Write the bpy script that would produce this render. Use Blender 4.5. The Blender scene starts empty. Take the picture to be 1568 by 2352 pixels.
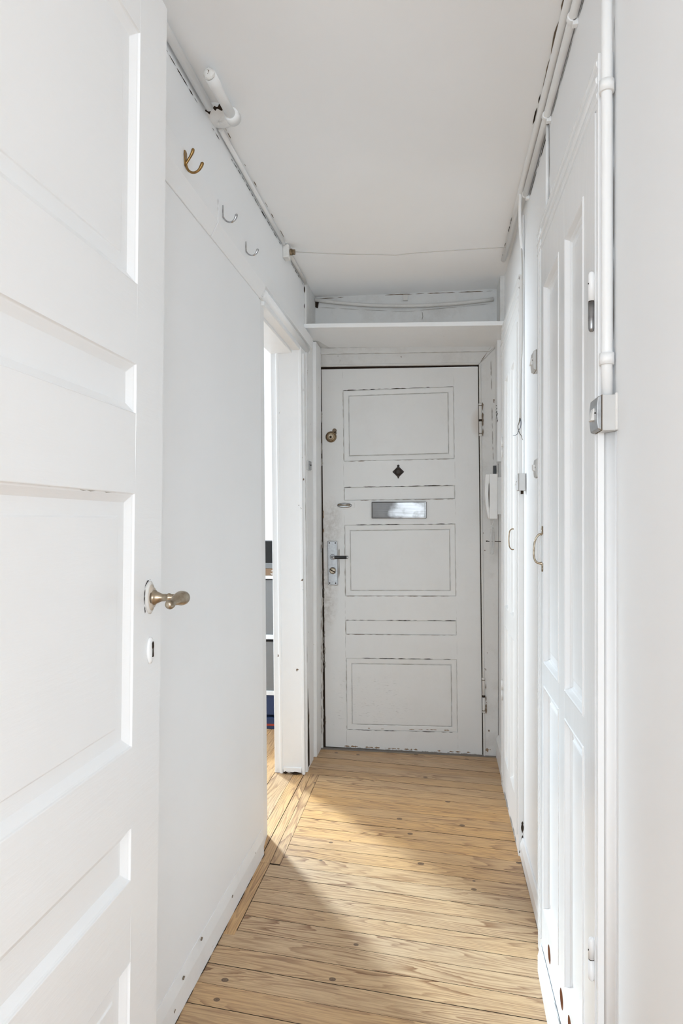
import bpy, bmesh, math, random
from mathutils import Vector, Matrix
from math import sin, cos, pi, radians, atan2, sqrt
random.seed(7)
scene = bpy.context.scene
COL = scene.collection

# ------------------------------------------------------------------ camera
cam_data = bpy.data.cameras.new('camera'); cam = bpy.data.objects.new('camera', cam_data); COL.objects.link(cam)
cam_data.sensor_fit = 'HORIZONTAL'; cam_data.sensor_width = 24.0; cam_data.lens = 24.0
cam.location = (0, 0, 1.20); cam.rotation_euler = (radians(90), 0, math.atan(224 / 1568))
cam_data.shift_y = 24 / 1568
cam_data.clip_start = 0.02
scene.camera = cam
# ------------------------------------------------------------------ colour management
vs = scene.view_settings
scene.display_settings.display_device = 'sRGB'
vs.view_transform = 'Standard'; vs.look = 'None'; vs.gamma = 1.0; vs.use_curve_mapping = False
vs.exposure = 1.19
# ------------------------------------------------------------------ world and lights
world = bpy.data.worlds.new('sky'); scene.world = world; world.use_nodes = True
world.node_tree.nodes['Background'].inputs[0].default_value = (0.80, 0.88, 1.0, 1)
world.node_tree.nodes['Background'].inputs[1].default_value = 1.0
DAY = (0.79, 0.905, 1.0)
def area(name, loc, rot, sx, sy, power, col=(1, 1, 1)):
    l = bpy.data.lights.new(name, 'AREA'); l.shape = 'RECTANGLE'; l.size = sx; l.size_y = sy; l.energy = power; l.color = col
    o = bpy.data.objects.new(name, l); COL.objects.link(o); o.location = loc; o.rotation_euler = rot
    return o
# daylight through the windows of the room behind the camera (back wall and its left wall)
area('window_daylight', (-0.9, -3.62, 1.55), (radians(90), 0, 0), 1.9, 1.5, 35, DAY)
area('window_daylight', (1.35, -3.62, 1.55), (radians(90), 0, 0), 1.3, 1.5, 34, DAY)
# daylight through the windows of the side room
area('window_daylight', (-4.08, 3.38, 1.55), (radians(90), 0, radians(-90)), 1.45, 1.5, 29, DAY).data.spread = radians(110)
# added narrow beam standing for sky light, aimed through the doorway at the floor
floor_beam = area('added_floor_beam', (-2.22, 4.70, 1.75), (0, 0, 0), 0.26, 0.9, 6.8, (0.70, 0.87, 1.0))
floor_beam.rotation_euler = (Vector((0.05, 2.0, 0.0)) - floor_beam.location).to_track_quat('-Z', 'Y').to_euler()
floor_beam.data.spread = radians(38)

# ------------------------------------------------------------------ materials
def new_mat(name):
    m = bpy.data.materials.new(name); m.use_nodes = True
    nt = m.node_tree; b = nt.nodes['Principled BSDF']
    return m, nt, b
def N(nt, kind, **kw):
    n = nt.nodes.new(kind)
    for k, v in kw.items():
        if k in n.inputs: n.inputs[k].default_value = v
        else: setattr(n, k, v)
    return n
def math_node(nt, op, a, b=None, clamp=False):
    n = nt.nodes.new('ShaderNodeMath'); n.operation = op; n.use_clamp = clamp
    for i, v in enumerate((a, b)):
        if v is None: continue
        if isinstance(v, (int, float)): n.inputs[i].default_value = v
        else: nt.links.new(v, n.inputs[i])
    return n.outputs[0]
def ramp(nt, fac, stops):
    r = nt.nodes.new('ShaderNodeValToRGB'); e = r.color_ramp.elements
    while len(e) < len(stops): e.new(0.5)
    for i, (p, c) in enumerate(stops):
        e[i].position = p; e[i].color = (c[0], c[1], c[2], 1) if not isinstance(c, (int, float)) else (c, c, c, 1)
    nt.links.new(fac, r.inputs[0]); return r.outputs[0]
def mix(nt, fac, a, b, blend='MIX'):
    n = nt.nodes.new('ShaderNodeMix'); n.data_type = 'RGBA'; n.blend_type = blend
    for sock, v in ((n.inputs[0], fac), (n.inputs[6], a), (n.inputs[7], b)):
        if hasattr(v, 'is_output'): nt.links.new(v, sock)
        elif isinstance(v, (int, float)): sock.default_value = v
        else: sock.default_value = (v[0], v[1], v[2], 1)
    return n.outputs[2]
def paint(name, col, rough=0.45, bump=0.15, scale=18, stretch=(1, 1, 1), dirt=0.0, chips=0.0, spec=0.4, dirt_col=(0.36, 0.32, 0.27)):
    m, nt, b = new_mat(name)
    tc = N(nt, 'ShaderNodeTexCoord'); mp = N(nt, 'ShaderNodeMapping'); nt.links.new(tc.outputs['Object'], mp.inputs[0])
    mp.inputs['Scale'].default_value = stretch
    n1 = N(nt, 'ShaderNodeTexNoise', Scale=scale, Detail=5.0, Roughness=0.6); nt.links.new(mp.outputs[0], n1.inputs[0])
    n2 = N(nt, 'ShaderNodeTexNoise', Scale=2.2, Detail=3.0); nt.links.new(tc.outputs['Object'], n2.inputs[0])
    c = mix(nt, ramp(nt, n2.outputs[0], [(0.3, 0.0), (0.75, 1.0)]), col, tuple(v * 0.965 for v in col))
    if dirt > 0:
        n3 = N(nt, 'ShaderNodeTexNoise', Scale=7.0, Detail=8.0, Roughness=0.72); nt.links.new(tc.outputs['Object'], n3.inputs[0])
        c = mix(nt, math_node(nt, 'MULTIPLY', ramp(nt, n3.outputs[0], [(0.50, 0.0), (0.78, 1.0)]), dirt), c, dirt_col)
    if chips > 0:
        n4 = N(nt, 'ShaderNodeTexNoise', Scale=26.0, Detail=3.0, Roughness=0.5); nt.links.new(tc.outputs['Object'], n4.inputs[0])
        c = mix(nt, math_node(nt, 'MULTIPLY', ramp(nt, n4.outputs[0], [(0.74 - 0.02 * chips, 0.0), (0.755, 1.0)]), 1.0), c, (0.17, 0.11, 0.07))
    nt.links.new(c, b.inputs['Base Color'])
    b.inputs['Roughness'].default_value = rough; b.inputs['Specular IOR Level'].default_value = spec
    bp = N(nt, 'ShaderNodeBump', Strength=bump, Distance=0.004); nt.links.new(n1.outputs[0], bp.inputs['Height'])
    nt.links.new(bp.outputs[0], b.inputs['Normal'])
    return m
def metal(name, col, rough=0.25, tarn=0.3, dark=None, stretch=(1, 1, 1), scale=90.0):
    m, nt, b = new_mat(name)
    tc = N(nt, 'ShaderNodeTexCoord')
    mp = N(nt, 'ShaderNodeMapping'); nt.links.new(tc.outputs['Object'], mp.inputs[0]); mp.inputs['Scale'].default_value = stretch
    n1 = N(nt, 'ShaderNodeTexNoise', Scale=scale, Detail=5.0); nt.links.new(mp.outputs[0], n1.inputs[0])
    dk = dark or tuple(v * 0.35 for v in col)
    c = mix(nt, math_node(nt, 'MULTIPLY', ramp(nt, n1.outputs[0], [(0.42, 0.0), (0.7, 1.0)]), tarn), col, dk)
    nt.links.new(c, b.inputs['Base Color'])
    b.inputs['Metallic'].default_value = 1.0; b.inputs['Roughness'].default_value = rough
    return m
def plain(name, col, rough=0.5, spec=0.4):
    m, nt, b = new_mat(name)
    tc = N(nt, 'ShaderNodeTexCoord'); n1 = N(nt, 'ShaderNodeTexNoise', Scale=30.0, Detail=3.0); nt.links.new(tc.outputs['Object'], n1.inputs[0])
    nt.links.new(mix(nt, n1.outputs[0], col, tuple(v * 0.9 for v in col)), b.inputs['Base Color'])
    b.inputs['Roughness'].default_value = rough; b.inputs['Specular IOR Level'].default_value = spec
    return m
M = {}
M['wall'] = paint('white_wall_paint', (0.865, 0.872, 0.878), 0.55, 0.10, 9)
M['wall_r'] = paint('white_plaster_paint', (0.87, 0.877, 0.883), 0.5, 0.08, 7)
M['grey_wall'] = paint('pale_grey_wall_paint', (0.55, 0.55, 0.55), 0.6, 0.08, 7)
M['ceil'] = paint('ceiling_paint', (0.92, 0.928, 0.935), 0.7, 0.10, 6)
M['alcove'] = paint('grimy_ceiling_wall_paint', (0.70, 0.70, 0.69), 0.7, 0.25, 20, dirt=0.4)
M['door'] = paint('white_gloss_door_paint', (0.86, 0.868, 0.873), 0.30, 0.16, 30, (0.25, 0.25, 2.0), spec=0.5)
M['gloss'] = paint('white_cupboard_paint', (0.85, 0.857, 0.862), 0.22, 0.12, 24, (1, 1, 0.25), spec=0.55)
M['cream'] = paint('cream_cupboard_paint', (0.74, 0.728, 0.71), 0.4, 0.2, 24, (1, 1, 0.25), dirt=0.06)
M['trim'] = paint('worn_trim_paint', (0.84, 0.842, 0.84), 0.4, 0.35, 22, (1, 1, 0.4), dirt=0.15, chips=0.6)
M['jamb'] = paint('thick_old_jamb_paint', (0.86, 0.866, 0.868), 0.35, 0.35, 14, (1, 1, 0.4), dirt=0.05, chips=0.2)
M['frame'] = paint('dirty_frame_paint', (0.66, 0.65, 0.63), 0.5, 0.3, 20, dirt=0.35, chips=0.6)
M['pipe'] = paint('painted_pipe', (0.85, 0.853, 0.85), 0.4, 0.25, 40)
M['pipe_old'] = paint('grimy_painted_pipe', (0.68, 0.665, 0.64), 0.45, 0.25, 40, dirt=0.3)
M['plaster'] = paint('lumpy_plaster', (0.78, 0.77, 0.745), 0.6, 0.9, 60, dirt=0.3)
M['grime_shade'] = plain('black_brown_grime_and_gap_shade', (0.035, 0.024, 0.017), 0.9, 0.1)
M['grime_shade_lt'] = plain('brown_grime_and_gap_shade', (0.20, 0.155, 0.115), 0.9, 0.1)
M['grime_shade_mid'] = plain('grey_grime_and_pipe_shade', (0.38, 0.36, 0.33), 0.8, 0.2)
M['brass'] = metal('old_brass', (0.33, 0.20, 0.075), 0.3, 0.55, (0.12, 0.07, 0.03))
M['nickel'] = metal('worn_nickel', (0.42, 0.355, 0.27), 0.3, 0.6, (0.13, 0.08, 0.04))
M['chrome'] = metal('chrome', (0.50, 0.50, 0.51), 0.14, 0.6)
M['steel'] = metal('brushed_steel', (0.36, 0.36, 0.365), 0.33, 0.5, (0.17, 0.165, 0.16), (1.0, 1.0, 14.0), 9.0)
M['satin'] = metal('satin_steel_plate', (0.40, 0.40, 0.40), 0.34, 0.25)
M['tarnish'] = metal('tarnished_bronze', (0.30, 0.22, 0.14), 0.4, 0.6, (0.06, 0.04, 0.02))
M['iron'] = plain('dark_iron', (0.035, 0.024, 0.018), 0.5, 0.4)
M['black'] = plain('black_plastic', (0.02, 0.02, 0.02), 0.35)
M['plastic'] = plain('white_plastic', (0.80, 0.795, 0.78), 0.35)
M['switch'] = plain('grey_painted_plastic', (0.62, 0.62, 0.61), 0.35)
M['cable'] = plain('grey_cable_sheath', (0.52, 0.50, 0.47), 0.5)
M['copper'] = plain('dull_brown_wire', (0.10, 0.085, 0.06), 0.5)
M['blue'] = plain('faded_blue_wire', (0.11, 0.13, 0.16), 0.5)
M['brown'] = plain('brown_cardboard', (0.24, 0.15, 0.09), 0.7)
M['hole_wood'] = plain('raw_brown_wood_in_hole', (0.30, 0.13, 0.06), 0.7)
M['tan'] = plain('worn_tan_metal_plate', (0.52, 0.45, 0.37), 0.4)
M['navy'] = plain('navy_card', (0.03, 0.05, 0.12), 0.5)
M['red'] = plain('red_card', (0.35, 0.05, 0.03), 0.5)
M['greybox'] = plain('grey_box', (0.22, 0.22, 0.22), 0.4)
M['rawwood'] = plain('bare_splintered_wood', (0.28, 0.19, 0.12), 0.8)
M['dustwood'] = plain('dusty_wood_threshold', (0.22, 0.19, 0.165), 0.8)

def letter_plate_metal():
    m, nt, b = new_mat('brushed_letter_plate_painted_reflection')
    tc = N(nt, 'ShaderNodeTexCoord'); sep = N(nt, 'ShaderNodeSeparateXYZ'); nt.links.new(tc.outputs['Generated'], sep.inputs[0])
    mp = N(nt, 'ShaderNodeMapping'); nt.links.new(tc.outputs['Object'], mp.inputs[0]); mp.inputs['Scale'].default_value = (6, 1, 160)
    n1 = N(nt, 'ShaderNodeTexNoise', Scale=1.0, Detail=5.0); nt.links.new(mp.outputs[0], n1.inputs[0])
    n2 = N(nt, 'ShaderNodeTexNoise', Scale=14.0, Detail=4.0); nt.links.new(tc.outputs['Object'], n2.inputs[0])
    f = math_node(nt, 'ADD', sep.outputs[0], math_node(nt, 'MULTIPLY', math_node(nt, 'SUBTRACT', n2.outputs[0], 0.5), 0.9))
    c = ramp(nt, f, [(0.0, (0.10, 0.095, 0.09)), (0.38, (0.075, 0.07, 0.068)), (0.62, (0.30, 0.30, 0.30)), (0.85, (0.34, 0.34, 0.34)), (1.0, (0.16, 0.155, 0.15))])  # dark left, bright right: the plate's reflection painted into the metal colour
    c = mix(nt, ramp(nt, n1.outputs[0], [(0.4, 0.0), (0.7, 0.45)]), c, (0.12, 0.115, 0.11))
    nt.links.new(c, b.inputs['Base Color']); b.inputs['Metallic'].default_value = 1.0; b.inputs['Roughness'].default_value = 0.30
    return m
M['letter'] = letter_plate_metal()
def entry_paint():
    m = paint('scuffed_entry_door_paint', (0.70, 0.695, 0.68), 0.38, 0.16, 26, (2.0, 1, 0.3), dirt=0.10, spec=0.45)
    nt = m.node_tree; b = nt.nodes['Principled BSDF']
    old = b.inputs['Base Color'].links[0].from_socket
    tc = N(nt, 'ShaderNodeTexCoord'); sep = N(nt, 'ShaderNodeSeparateXYZ'); nt.links.new(tc.outputs['Object'], sep.inputs[0])
    def blob(cx, cz, rx, rz):      # soft oval patch where the kicks have scuffed the paint
        dx = math_node(nt, 'DIVIDE', math_node(nt, 'SUBTRACT', sep.outputs[0], cx), rx)
        dz = math_node(nt, 'DIVIDE', math_node(nt, 'SUBTRACT', sep.outputs[2], cz), rz)
        r = math_node(nt, 'ADD', math_node(nt, 'MULTIPLY', dx, dx), math_node(nt, 'MULTIPLY', dz, dz))
        return math_node(nt, 'SUBTRACT', 1.0, r, clamp=True)
    mp = N(nt, 'ShaderNodeMapping'); nt.links.new(tc.outputs['Object'], mp.inputs[0])
    mp.inputs['Rotation'].default_value = (0, radians(24), 0); mp.inputs['Scale'].default_value = (34, 34, 190)
    n = N(nt, 'ShaderNodeTexNoise', Scale=1.0, Detail=4.0, Roughness=0.65); nt.links.new(mp.outputs[0], n.inputs[0])
    old_noise = N(nt, 'ShaderNodeTexNoise', Scale=16.0, Detail=4.0, Roughness=0.6); nt.links.new(tc.outputs['Object'], old_noise.inputs[0])
    mask = math_node(nt, 'MAXIMUM', blob(0.28, 0.25, 0.22, 0.17), blob(0.075, 0.26, 0.07, 0.2))
    f = math_node(nt, 'MULTIPLY', ramp(nt, n.outputs[0], [(0.57, 0.0), (0.70, 1.0)]), math_node(nt, 'MULTIPLY', mask, ramp(nt, old_noise.outputs[0], [(0.42, 0.15), (0.60, 1.0)])))
    c = mix(nt, math_node(nt, 'MULTIPLY', f, 0.75), old, (0.24, 0.23, 0.21))
    # hand grime round the lock and down the lock stile
    n2 = N(nt, 'ShaderNodeTexNoise', Scale=34.0, Detail=6.0, Roughness=0.75); nt.links.new(tc.outputs['Object'], n2.inputs[0])
    g = math_node(nt, 'MAXIMUM', blob(0.0, 0.80, 0.075, 0.22), blob(0.03, 1.18, 0.07, 0.16))
    f2 = math_node(nt, 'MULTIPLY', ramp(nt, n2.outputs[0], [(0.40, 0.1), (0.66, 1.0)]), g)
    c = mix(nt, math_node(nt, 'MULTIPLY', f2, 0.55), c, (0.25, 0.20, 0.15))
    # rust bleeding from the upper hinge
    g3 = blob(0.815, 1.71, 0.06, 0.09)
    c = mix(nt, math_node(nt, 'MULTIPLY', g3, 0.45), c, (0.42, 0.30, 0.20))
    nt.links.new(c, b.inputs['Base Color'])
    return m
M['entry'] = entry_paint()

def wood_floor():
    m, nt, b = new_mat('worn_pine_boards')
    at = N(nt, 'ShaderNodeAttribute', attribute_name='plank_uv')
    rv = N(nt, 'ShaderNodeAttribute', attribute_name='plank_tone')
    # growth-ring contours: slow noise stretched along the board, cut into thin lines
    mp = N(nt, 'ShaderNodeMapping'); nt.links.new(at.outputs['Vector'], mp.inputs[0]); mp.inputs['Scale'].default_value = (1.1, 13.0, 1.0)
    n1 = N(nt, 'ShaderNodeTexNoise', Scale=1.0, Detail=1.5, Roughness=0.45); nt.links.new(mp.outputs[0], n1.inputs[0])
    mp2 = N(nt, 'ShaderNodeMapping'); nt.links.new(at.outputs['Vector'], mp2.inputs[0]); mp2.inputs['Scale'].default_value = (9.0, 190.0, 1.0)
    n2 = N(nt, 'ShaderNodeTexNoise', Scale=1.0, Detail=3.0, Roughness=0.6); nt.links.new(mp2.outputs[0], n2.inputs[0])
    ph = math_node(nt, 'ADD', math_node(nt, 'MULTIPLY', n1.outputs[0], 19.0), math_node(nt, 'MULTIPLY', n2.outputs[0], 0.5))
    fr = math_node(nt, 'FRACT', ph)
    line = ramp(nt, fr, [(0.0, 0.0), (0.50, 0.08), (0.86, 0.80), (0.96, 1.0), (1.0, 0.0)])
    base = ramp(nt, rv.outputs['Fac'], [(0.0, (0.66, 0.36, 0.125)), (0.35, (0.68, 0.395, 0.155)), (0.7, (0.62, 0.385, 0.18)), (1.0, (0.60, 0.42, 0.245))])
    mp4 = N(nt, 'ShaderNodeMapping'); nt.links.new(at.outputs['Vector'], mp4.inputs[0]); mp4.inputs['Scale'].default_value = (2.0, 10.0, 1.0)
    n4 = N(nt, 'ShaderNodeTexNoise', Scale=1.0, Detail=4.0, Roughness=0.65); nt.links.new(mp4.outputs[0], n4.inputs[0])
    amt = math_node(nt, 'MULTIPLY', line, ramp(nt, n4.outputs[0], [(0.36, 0.15), (0.60, 1.0)]))
    c = mix(nt, amt, base, (0.20, 0.085, 0.03))
    # fine pores
    c = mix(nt, ramp(nt, n2.outputs[0], [(0.42, 0.0), (0.72, 0.58)]), c, (0.24, 0.12, 0.055))
    # grey wear
    mp3 = N(nt, 'ShaderNodeTexCoord')
    n3 = N(nt, 'ShaderNodeTexNoise', Scale=2.4, Detail=5.0, Roughness=0.65); nt.links.new(mp3.outputs['Object'], n3.inputs[0])
    c = mix(nt, ramp(nt, n3.outputs[0], [(0.42, 0.0), (0.72, 0.26)]), c, (0.36, 0.27, 0.19))
    # knots: sparse ovals
    mpk = N(nt, 'ShaderNodeMapping'); nt.links.new(at.outputs['Vector'], mpk.inputs[0]); mpk.inputs['Scale'].default_value = (7.5, 9.5, 1.0)
    vo = N(nt, 'ShaderNodeTexVoronoi', Scale=1.0, Randomness=1.0); vo.voronoi_dimensions = '2D'; nt.links.new(mpk.outputs[0], vo.inputs['Vector'])
    sc = N(nt, 'ShaderNodeSeparateColor'); nt.links.new(vo.outputs['Color'], sc.inputs[0])
    on = math_node(nt, 'GREATER_THAN', sc.outputs[0], 0.80)
    size = math_node(nt, 'MULTIPLY', math_node(nt, 'ADD', sc.outputs[1], 0.45), 0.070)
    kd = math_node(nt, 'DIVIDE', vo.outputs['Distance'], size)
    knot = math_node(nt, 'MULTIPLY', ramp(nt, kd, [(0.0, 0.95), (0.45, 0.70), (0.75, 0.95), (1.0, 0.0)]), on)
    c = mix(nt, knot, c, (0.065, 0.032, 0.018))
    nt.links.new(c, b.inputs['Base Color'])
    rg = ramp(nt, n3.outputs[0], [(0.3, 0.30), (0.7, 0.46)])
    nt.links.new(rg, b.inputs['Roughness']); b.inputs['Specular IOR Level'].default_value = 0.5
    hb = math_node(nt, 'ADD', math_node(nt, 'MULTIPLY', line, -0.4), n2.outputs[0])
    bp = N(nt, 'ShaderNodeBump', Strength=0.25, Distance=0.0012); nt.links.new(hb, bp.inputs['Height']); nt.links.new(bp.outputs[0], b.inputs['Normal'])
    return m
M['wood'] = wood_floor()

# ------------------------------------------------------------------ mesh helpers
def wloc(o):
    v = Vector((0, 0, 0))
    while o: v += o.location; o = o.parent
    return v
def smooth_path(P, R=None, k=4):
    P = [Vector(p) for p in P]; out = []; rr = []
    if R is None: R = 0.0
    R = R if isinstance(R, (list, tuple)) else [R] * len(P)
    for i in range(len(P) - 1):
        p0, p1, p2, p3 = P[max(i - 1, 0)], P[i], P[i + 1], P[min(i + 2, len(P) - 1)]
        for j in range(k):
            t = j / k; t2, t3 = t * t, t * t * t
            out.append(0.5 * ((2 * p1) + (p2 - p0) * t + (2 * p0 - 5 * p1 + 4 * p2 - p3) * t2 + (3 * p1 - p0 - 3 * p2 + p3) * t3))
            rr.append(R[i] + (R[i + 1] - R[i]) * t)
    return out + [P[-1]], rr + [R[-1]]
FIRST = {}
class MB:
    def __init__(s): s.v = []; s.f = []; s.sm = []
    def add(s, verts, faces, smooth=False):
        n = len(s.v); s.v += [Vector(p) for p in verts]
        s.f += [tuple(i + n for i in f) for f in faces]; s.sm += [smooth] * len(faces)
    def box(s, x0, x1, y0, y1, z0, z1):
        s.add([(x0, y0, z0), (x1, y0, z0), (x1, y1, z0), (x0, y1, z0), (x0, y0, z1), (x1, y0, z1), (x1, y1, z1), (x0, y1, z1)],
              [(0, 3, 2, 1), (4, 5, 6, 7), (0, 1, 5, 4), (1, 2, 6, 5), (2, 3, 7, 6), (3, 0, 4, 7)]); return s
    def hexa(s, p8):
        s.add(p8, [(0, 3, 2, 1), (4, 5, 6, 7), (0, 1, 5, 4), (1, 2, 6, 5), (2, 3, 7, 6), (3, 0, 4, 7)]); return s
    def prism(s, poly, axis, a, b, smooth=False):
        """poly: 2-D points in the two other axes (xy order kept), extruded along axis from a to b"""
        def P(p, t):
            if axis == 'x': return (t, p[0], p[1])
            if axis == 'y': return (p[0], t, p[1])
            return (p[0], p[1], t)
        n = len(poly)
        vs_ = [P(p, a) for p in poly] + [P(p, b) for p in poly]
        s.add(vs_, [tuple(range(n - 1, -1, -1)), tuple(range(n, 2 * n))])
        s.add(vs_, [(i, (i + 1) % n, n + (i + 1) % n, n + i) for i in range(n)], smooth)
        return s
    def stube(s, path, r, n=12): return s.tube(*smooth_path(path, r), n)
    def tube(s, path, r, n=12, smooth=True, cap=True):
        P = [Vector(p) for p in path]; k = len(P); R = r if isinstance(r, (list, tuple)) else [r] * k
        t = [(P[min(i + 1, k - 1)] - P[max(i - 1, 0)]).normalized() for i in range(k)]
        up = Vector((0, 0, 1)) if abs(t[0].z) < 0.9 else Vector((1, 0, 0))
        u = t[0].cross(up).normalized(); vs_ = []
        for i in range(k):
            u = (u - t[i] * u.dot(t[i])).normalized(); w = t[i].cross(u)
            for j in range(n):
                a = 2 * pi * j / n; vs_.append(P[i] + (u * cos(a) + w * sin(a)) * R[i])
        fs = [(i * n + j, i * n + (j + 1) % n, (i + 1) * n + (j + 1) % n, (i + 1) * n + j) for i in range(k - 1) for j in range(n)]
        s.add(vs_, fs, smooth)
        if cap: s.add(vs_[:n], [tuple(range(n - 1, -1, -1))]); s.add(vs_[-n:], [tuple(range(n))])
        return s
    def lathe(s, prof, o, axis, n=24, ex=1.0, ey=1.0):
        """prof: (distance along axis, radius); ex, ey stretch the round section"""
        a = Vector(axis).normalized(); up = Vector((0, 0, 1)) if abs(a.z) < 0.9 else Vector((0, 1, 0))
        u = a.cross(up).normalized(); w = u.cross(a); o = Vector(o); vs_ = []
        for d, r in prof:
            for j in range(n):
                t = 2 * pi * j / n; vs_.append(o + a * d + u * cos(t) * r * ex + w * sin(t) * r * ey)
        k = len(prof)
        s.add(vs_, [(i * n + j, i * n + (j + 1) % n, (i + 1) * n + (j + 1) % n, (i + 1) * n + j) for i in range(k - 1) for j in range(n)], True)
        s.add(vs_[:n], [tuple(range(n - 1, -1, -1))]); s.add(vs_[-n:], [tuple(range(n))])
        return s
    def warp(s, fn):
        s.v = [Vector(fn(p)) for p in s.v]; return s
    def build(s, name, mat, parent=None, bevel=0, seg=2, solid=0):
        if name in MARKS and parent is not None: return add_marks(s, mat, parent)
        me = bpy.data.meshes.new(name)
        off = wloc(parent) if parent else Vector((0, 0, 0))
        me.from_pydata([tuple(p - off) for p in s.v], [], s.f)
        for p, k in zip(me.polygons, s.sm): p.use_smooth = k
        bm = bmesh.new(); bm.from_mesh(me); bmesh.ops.remove_doubles(bm, verts=bm.verts, dist=1e-6)
        bmesh.ops.recalc_face_normals(bm, faces=bm.faces); bm.to_mesh(me); bm.free()
        me.materials.append(M[mat]); me.update()
        o = bpy.data.objects.new(name, me); COL.objects.link(o)
        if parent:
            o.parent = parent; FIRST.setdefault(parent.name, o)
        if bevel:
            b = o.modifiers.new('bevel', 'BEVEL'); b.width = bevel; b.segments = seg; b.limit_method = 'ANGLE'; b.angle_limit = radians(40)
        return o
def tag(o, label, cat=None, group=None, kind=None):
    o['label'] = label
    if cat: o['category'] = cat
    if group: o['group'] = group
    if kind: o['kind'] = kind
    return o
def struct(o, label, cat):
    return tag(o, label, cat, kind='structure')
def empty(name, loc):
    o = bpy.data.objects.new(name, None); COL.objects.link(o); o.location = loc; o.empty_display_size = 0.05
    return o
def copy_tree(o, loc, parent=None):
    c = o.copy(); COL.objects.link(c); c.location = loc if parent is None else o.location
    if parent: c.parent = parent
    for ch in [x for x in bpy.data.objects if x.parent == o]: copy_tree(ch, None, c)
    return c
def crack_or_shade(pts, w, normal, broken=0.35, step=0.012, seed=0, w_jit=0.6):
    """ragged, tapering slivers of a dirt-filled gap or painted gap shade following a line, lying on a surface"""
    rnd = random.Random(seed); mb = MB(); nrm = Vector(normal).normalized()
    P = [Vector(p) for p in pts]; seg = [(b - a).length for a, b in zip(P[:-1], P[1:])]; L = sum(seg); k = max(3, int(L / step))
    run = []; on = rnd.random() > broken; left = rnd.uniform(2, 9); sz = 1.0
    def flush(run):
        m = len(run)
        if m < 2: return
        q = []
        for i, (p, side, hw) in enumerate(run):
            t = min(1.0, (i + 0.25) / 1.6, (m - 1 - i + 0.25) / 1.6)
            q.append((p - side * hw * t, p + side * hw * t))
        mb.add([v for pr in q for v in pr], [(2 * i, 2 * i + 1, 2 * i + 3, 2 * i + 2) for i in range(m - 1)])
    for i in range(k + 1):
        d_ = L * i / k; j = 0
        while j < len(seg) - 1 and d_ > seg[j]: d_ -= seg[j]; j += 1
        d = (P[j + 1] - P[j]).normalized(); side = nrm.cross(d).normalized()
        p = P[j] + d * min(d_, seg[j]) + side * rnd.uniform(-0.15, 0.15) * w
        left -= 1
        if left <= 0:
            if on: flush(run); run = []
            on = rnd.random() > broken; left = rnd.uniform(2, 10) if on else rnd.uniform(1, 5); sz = rnd.uniform(0.55, 1.1)
        if on: run.append((p, side, w * 0.70 * sz * (1 + rnd.uniform(-w_jit, w_jit) * 0.7)))
    flush(run)
    if not mb.f: return crack_or_shade(pts, w, normal, broken * 0.8, step, seed + 91, w_jit)
    return mb
MARKS = ('crack_or_shade', 'paint_chip', 'hole', 'split', 'drip_mark', 'pencil_stroke', 'rust_patch')
def add_marks(mb, mat, parent):
    """worn, dirty and painted-shade marks become part of the mesh they sit on, as faces of their own material"""
    if parent.type != 'MESH': parent = FIRST[parent.name]
    off = wloc(parent); me = parent.data
    if M[mat].name not in [m.name for m in me.materials]: me.materials.append(M[mat])
    k = [m.name for m in me.materials].index(M[mat].name)
    bm = bmesh.new(); bm.from_mesh(me); vv = [bm.verts.new(p - off) for p in mb.v]
    for f in mb.f:
        try: bm.faces.new([vv[i] for i in f]).material_index = k
        except ValueError: pass
    bm.to_mesh(me); bm.free(); me.update()
    return parent

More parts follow.
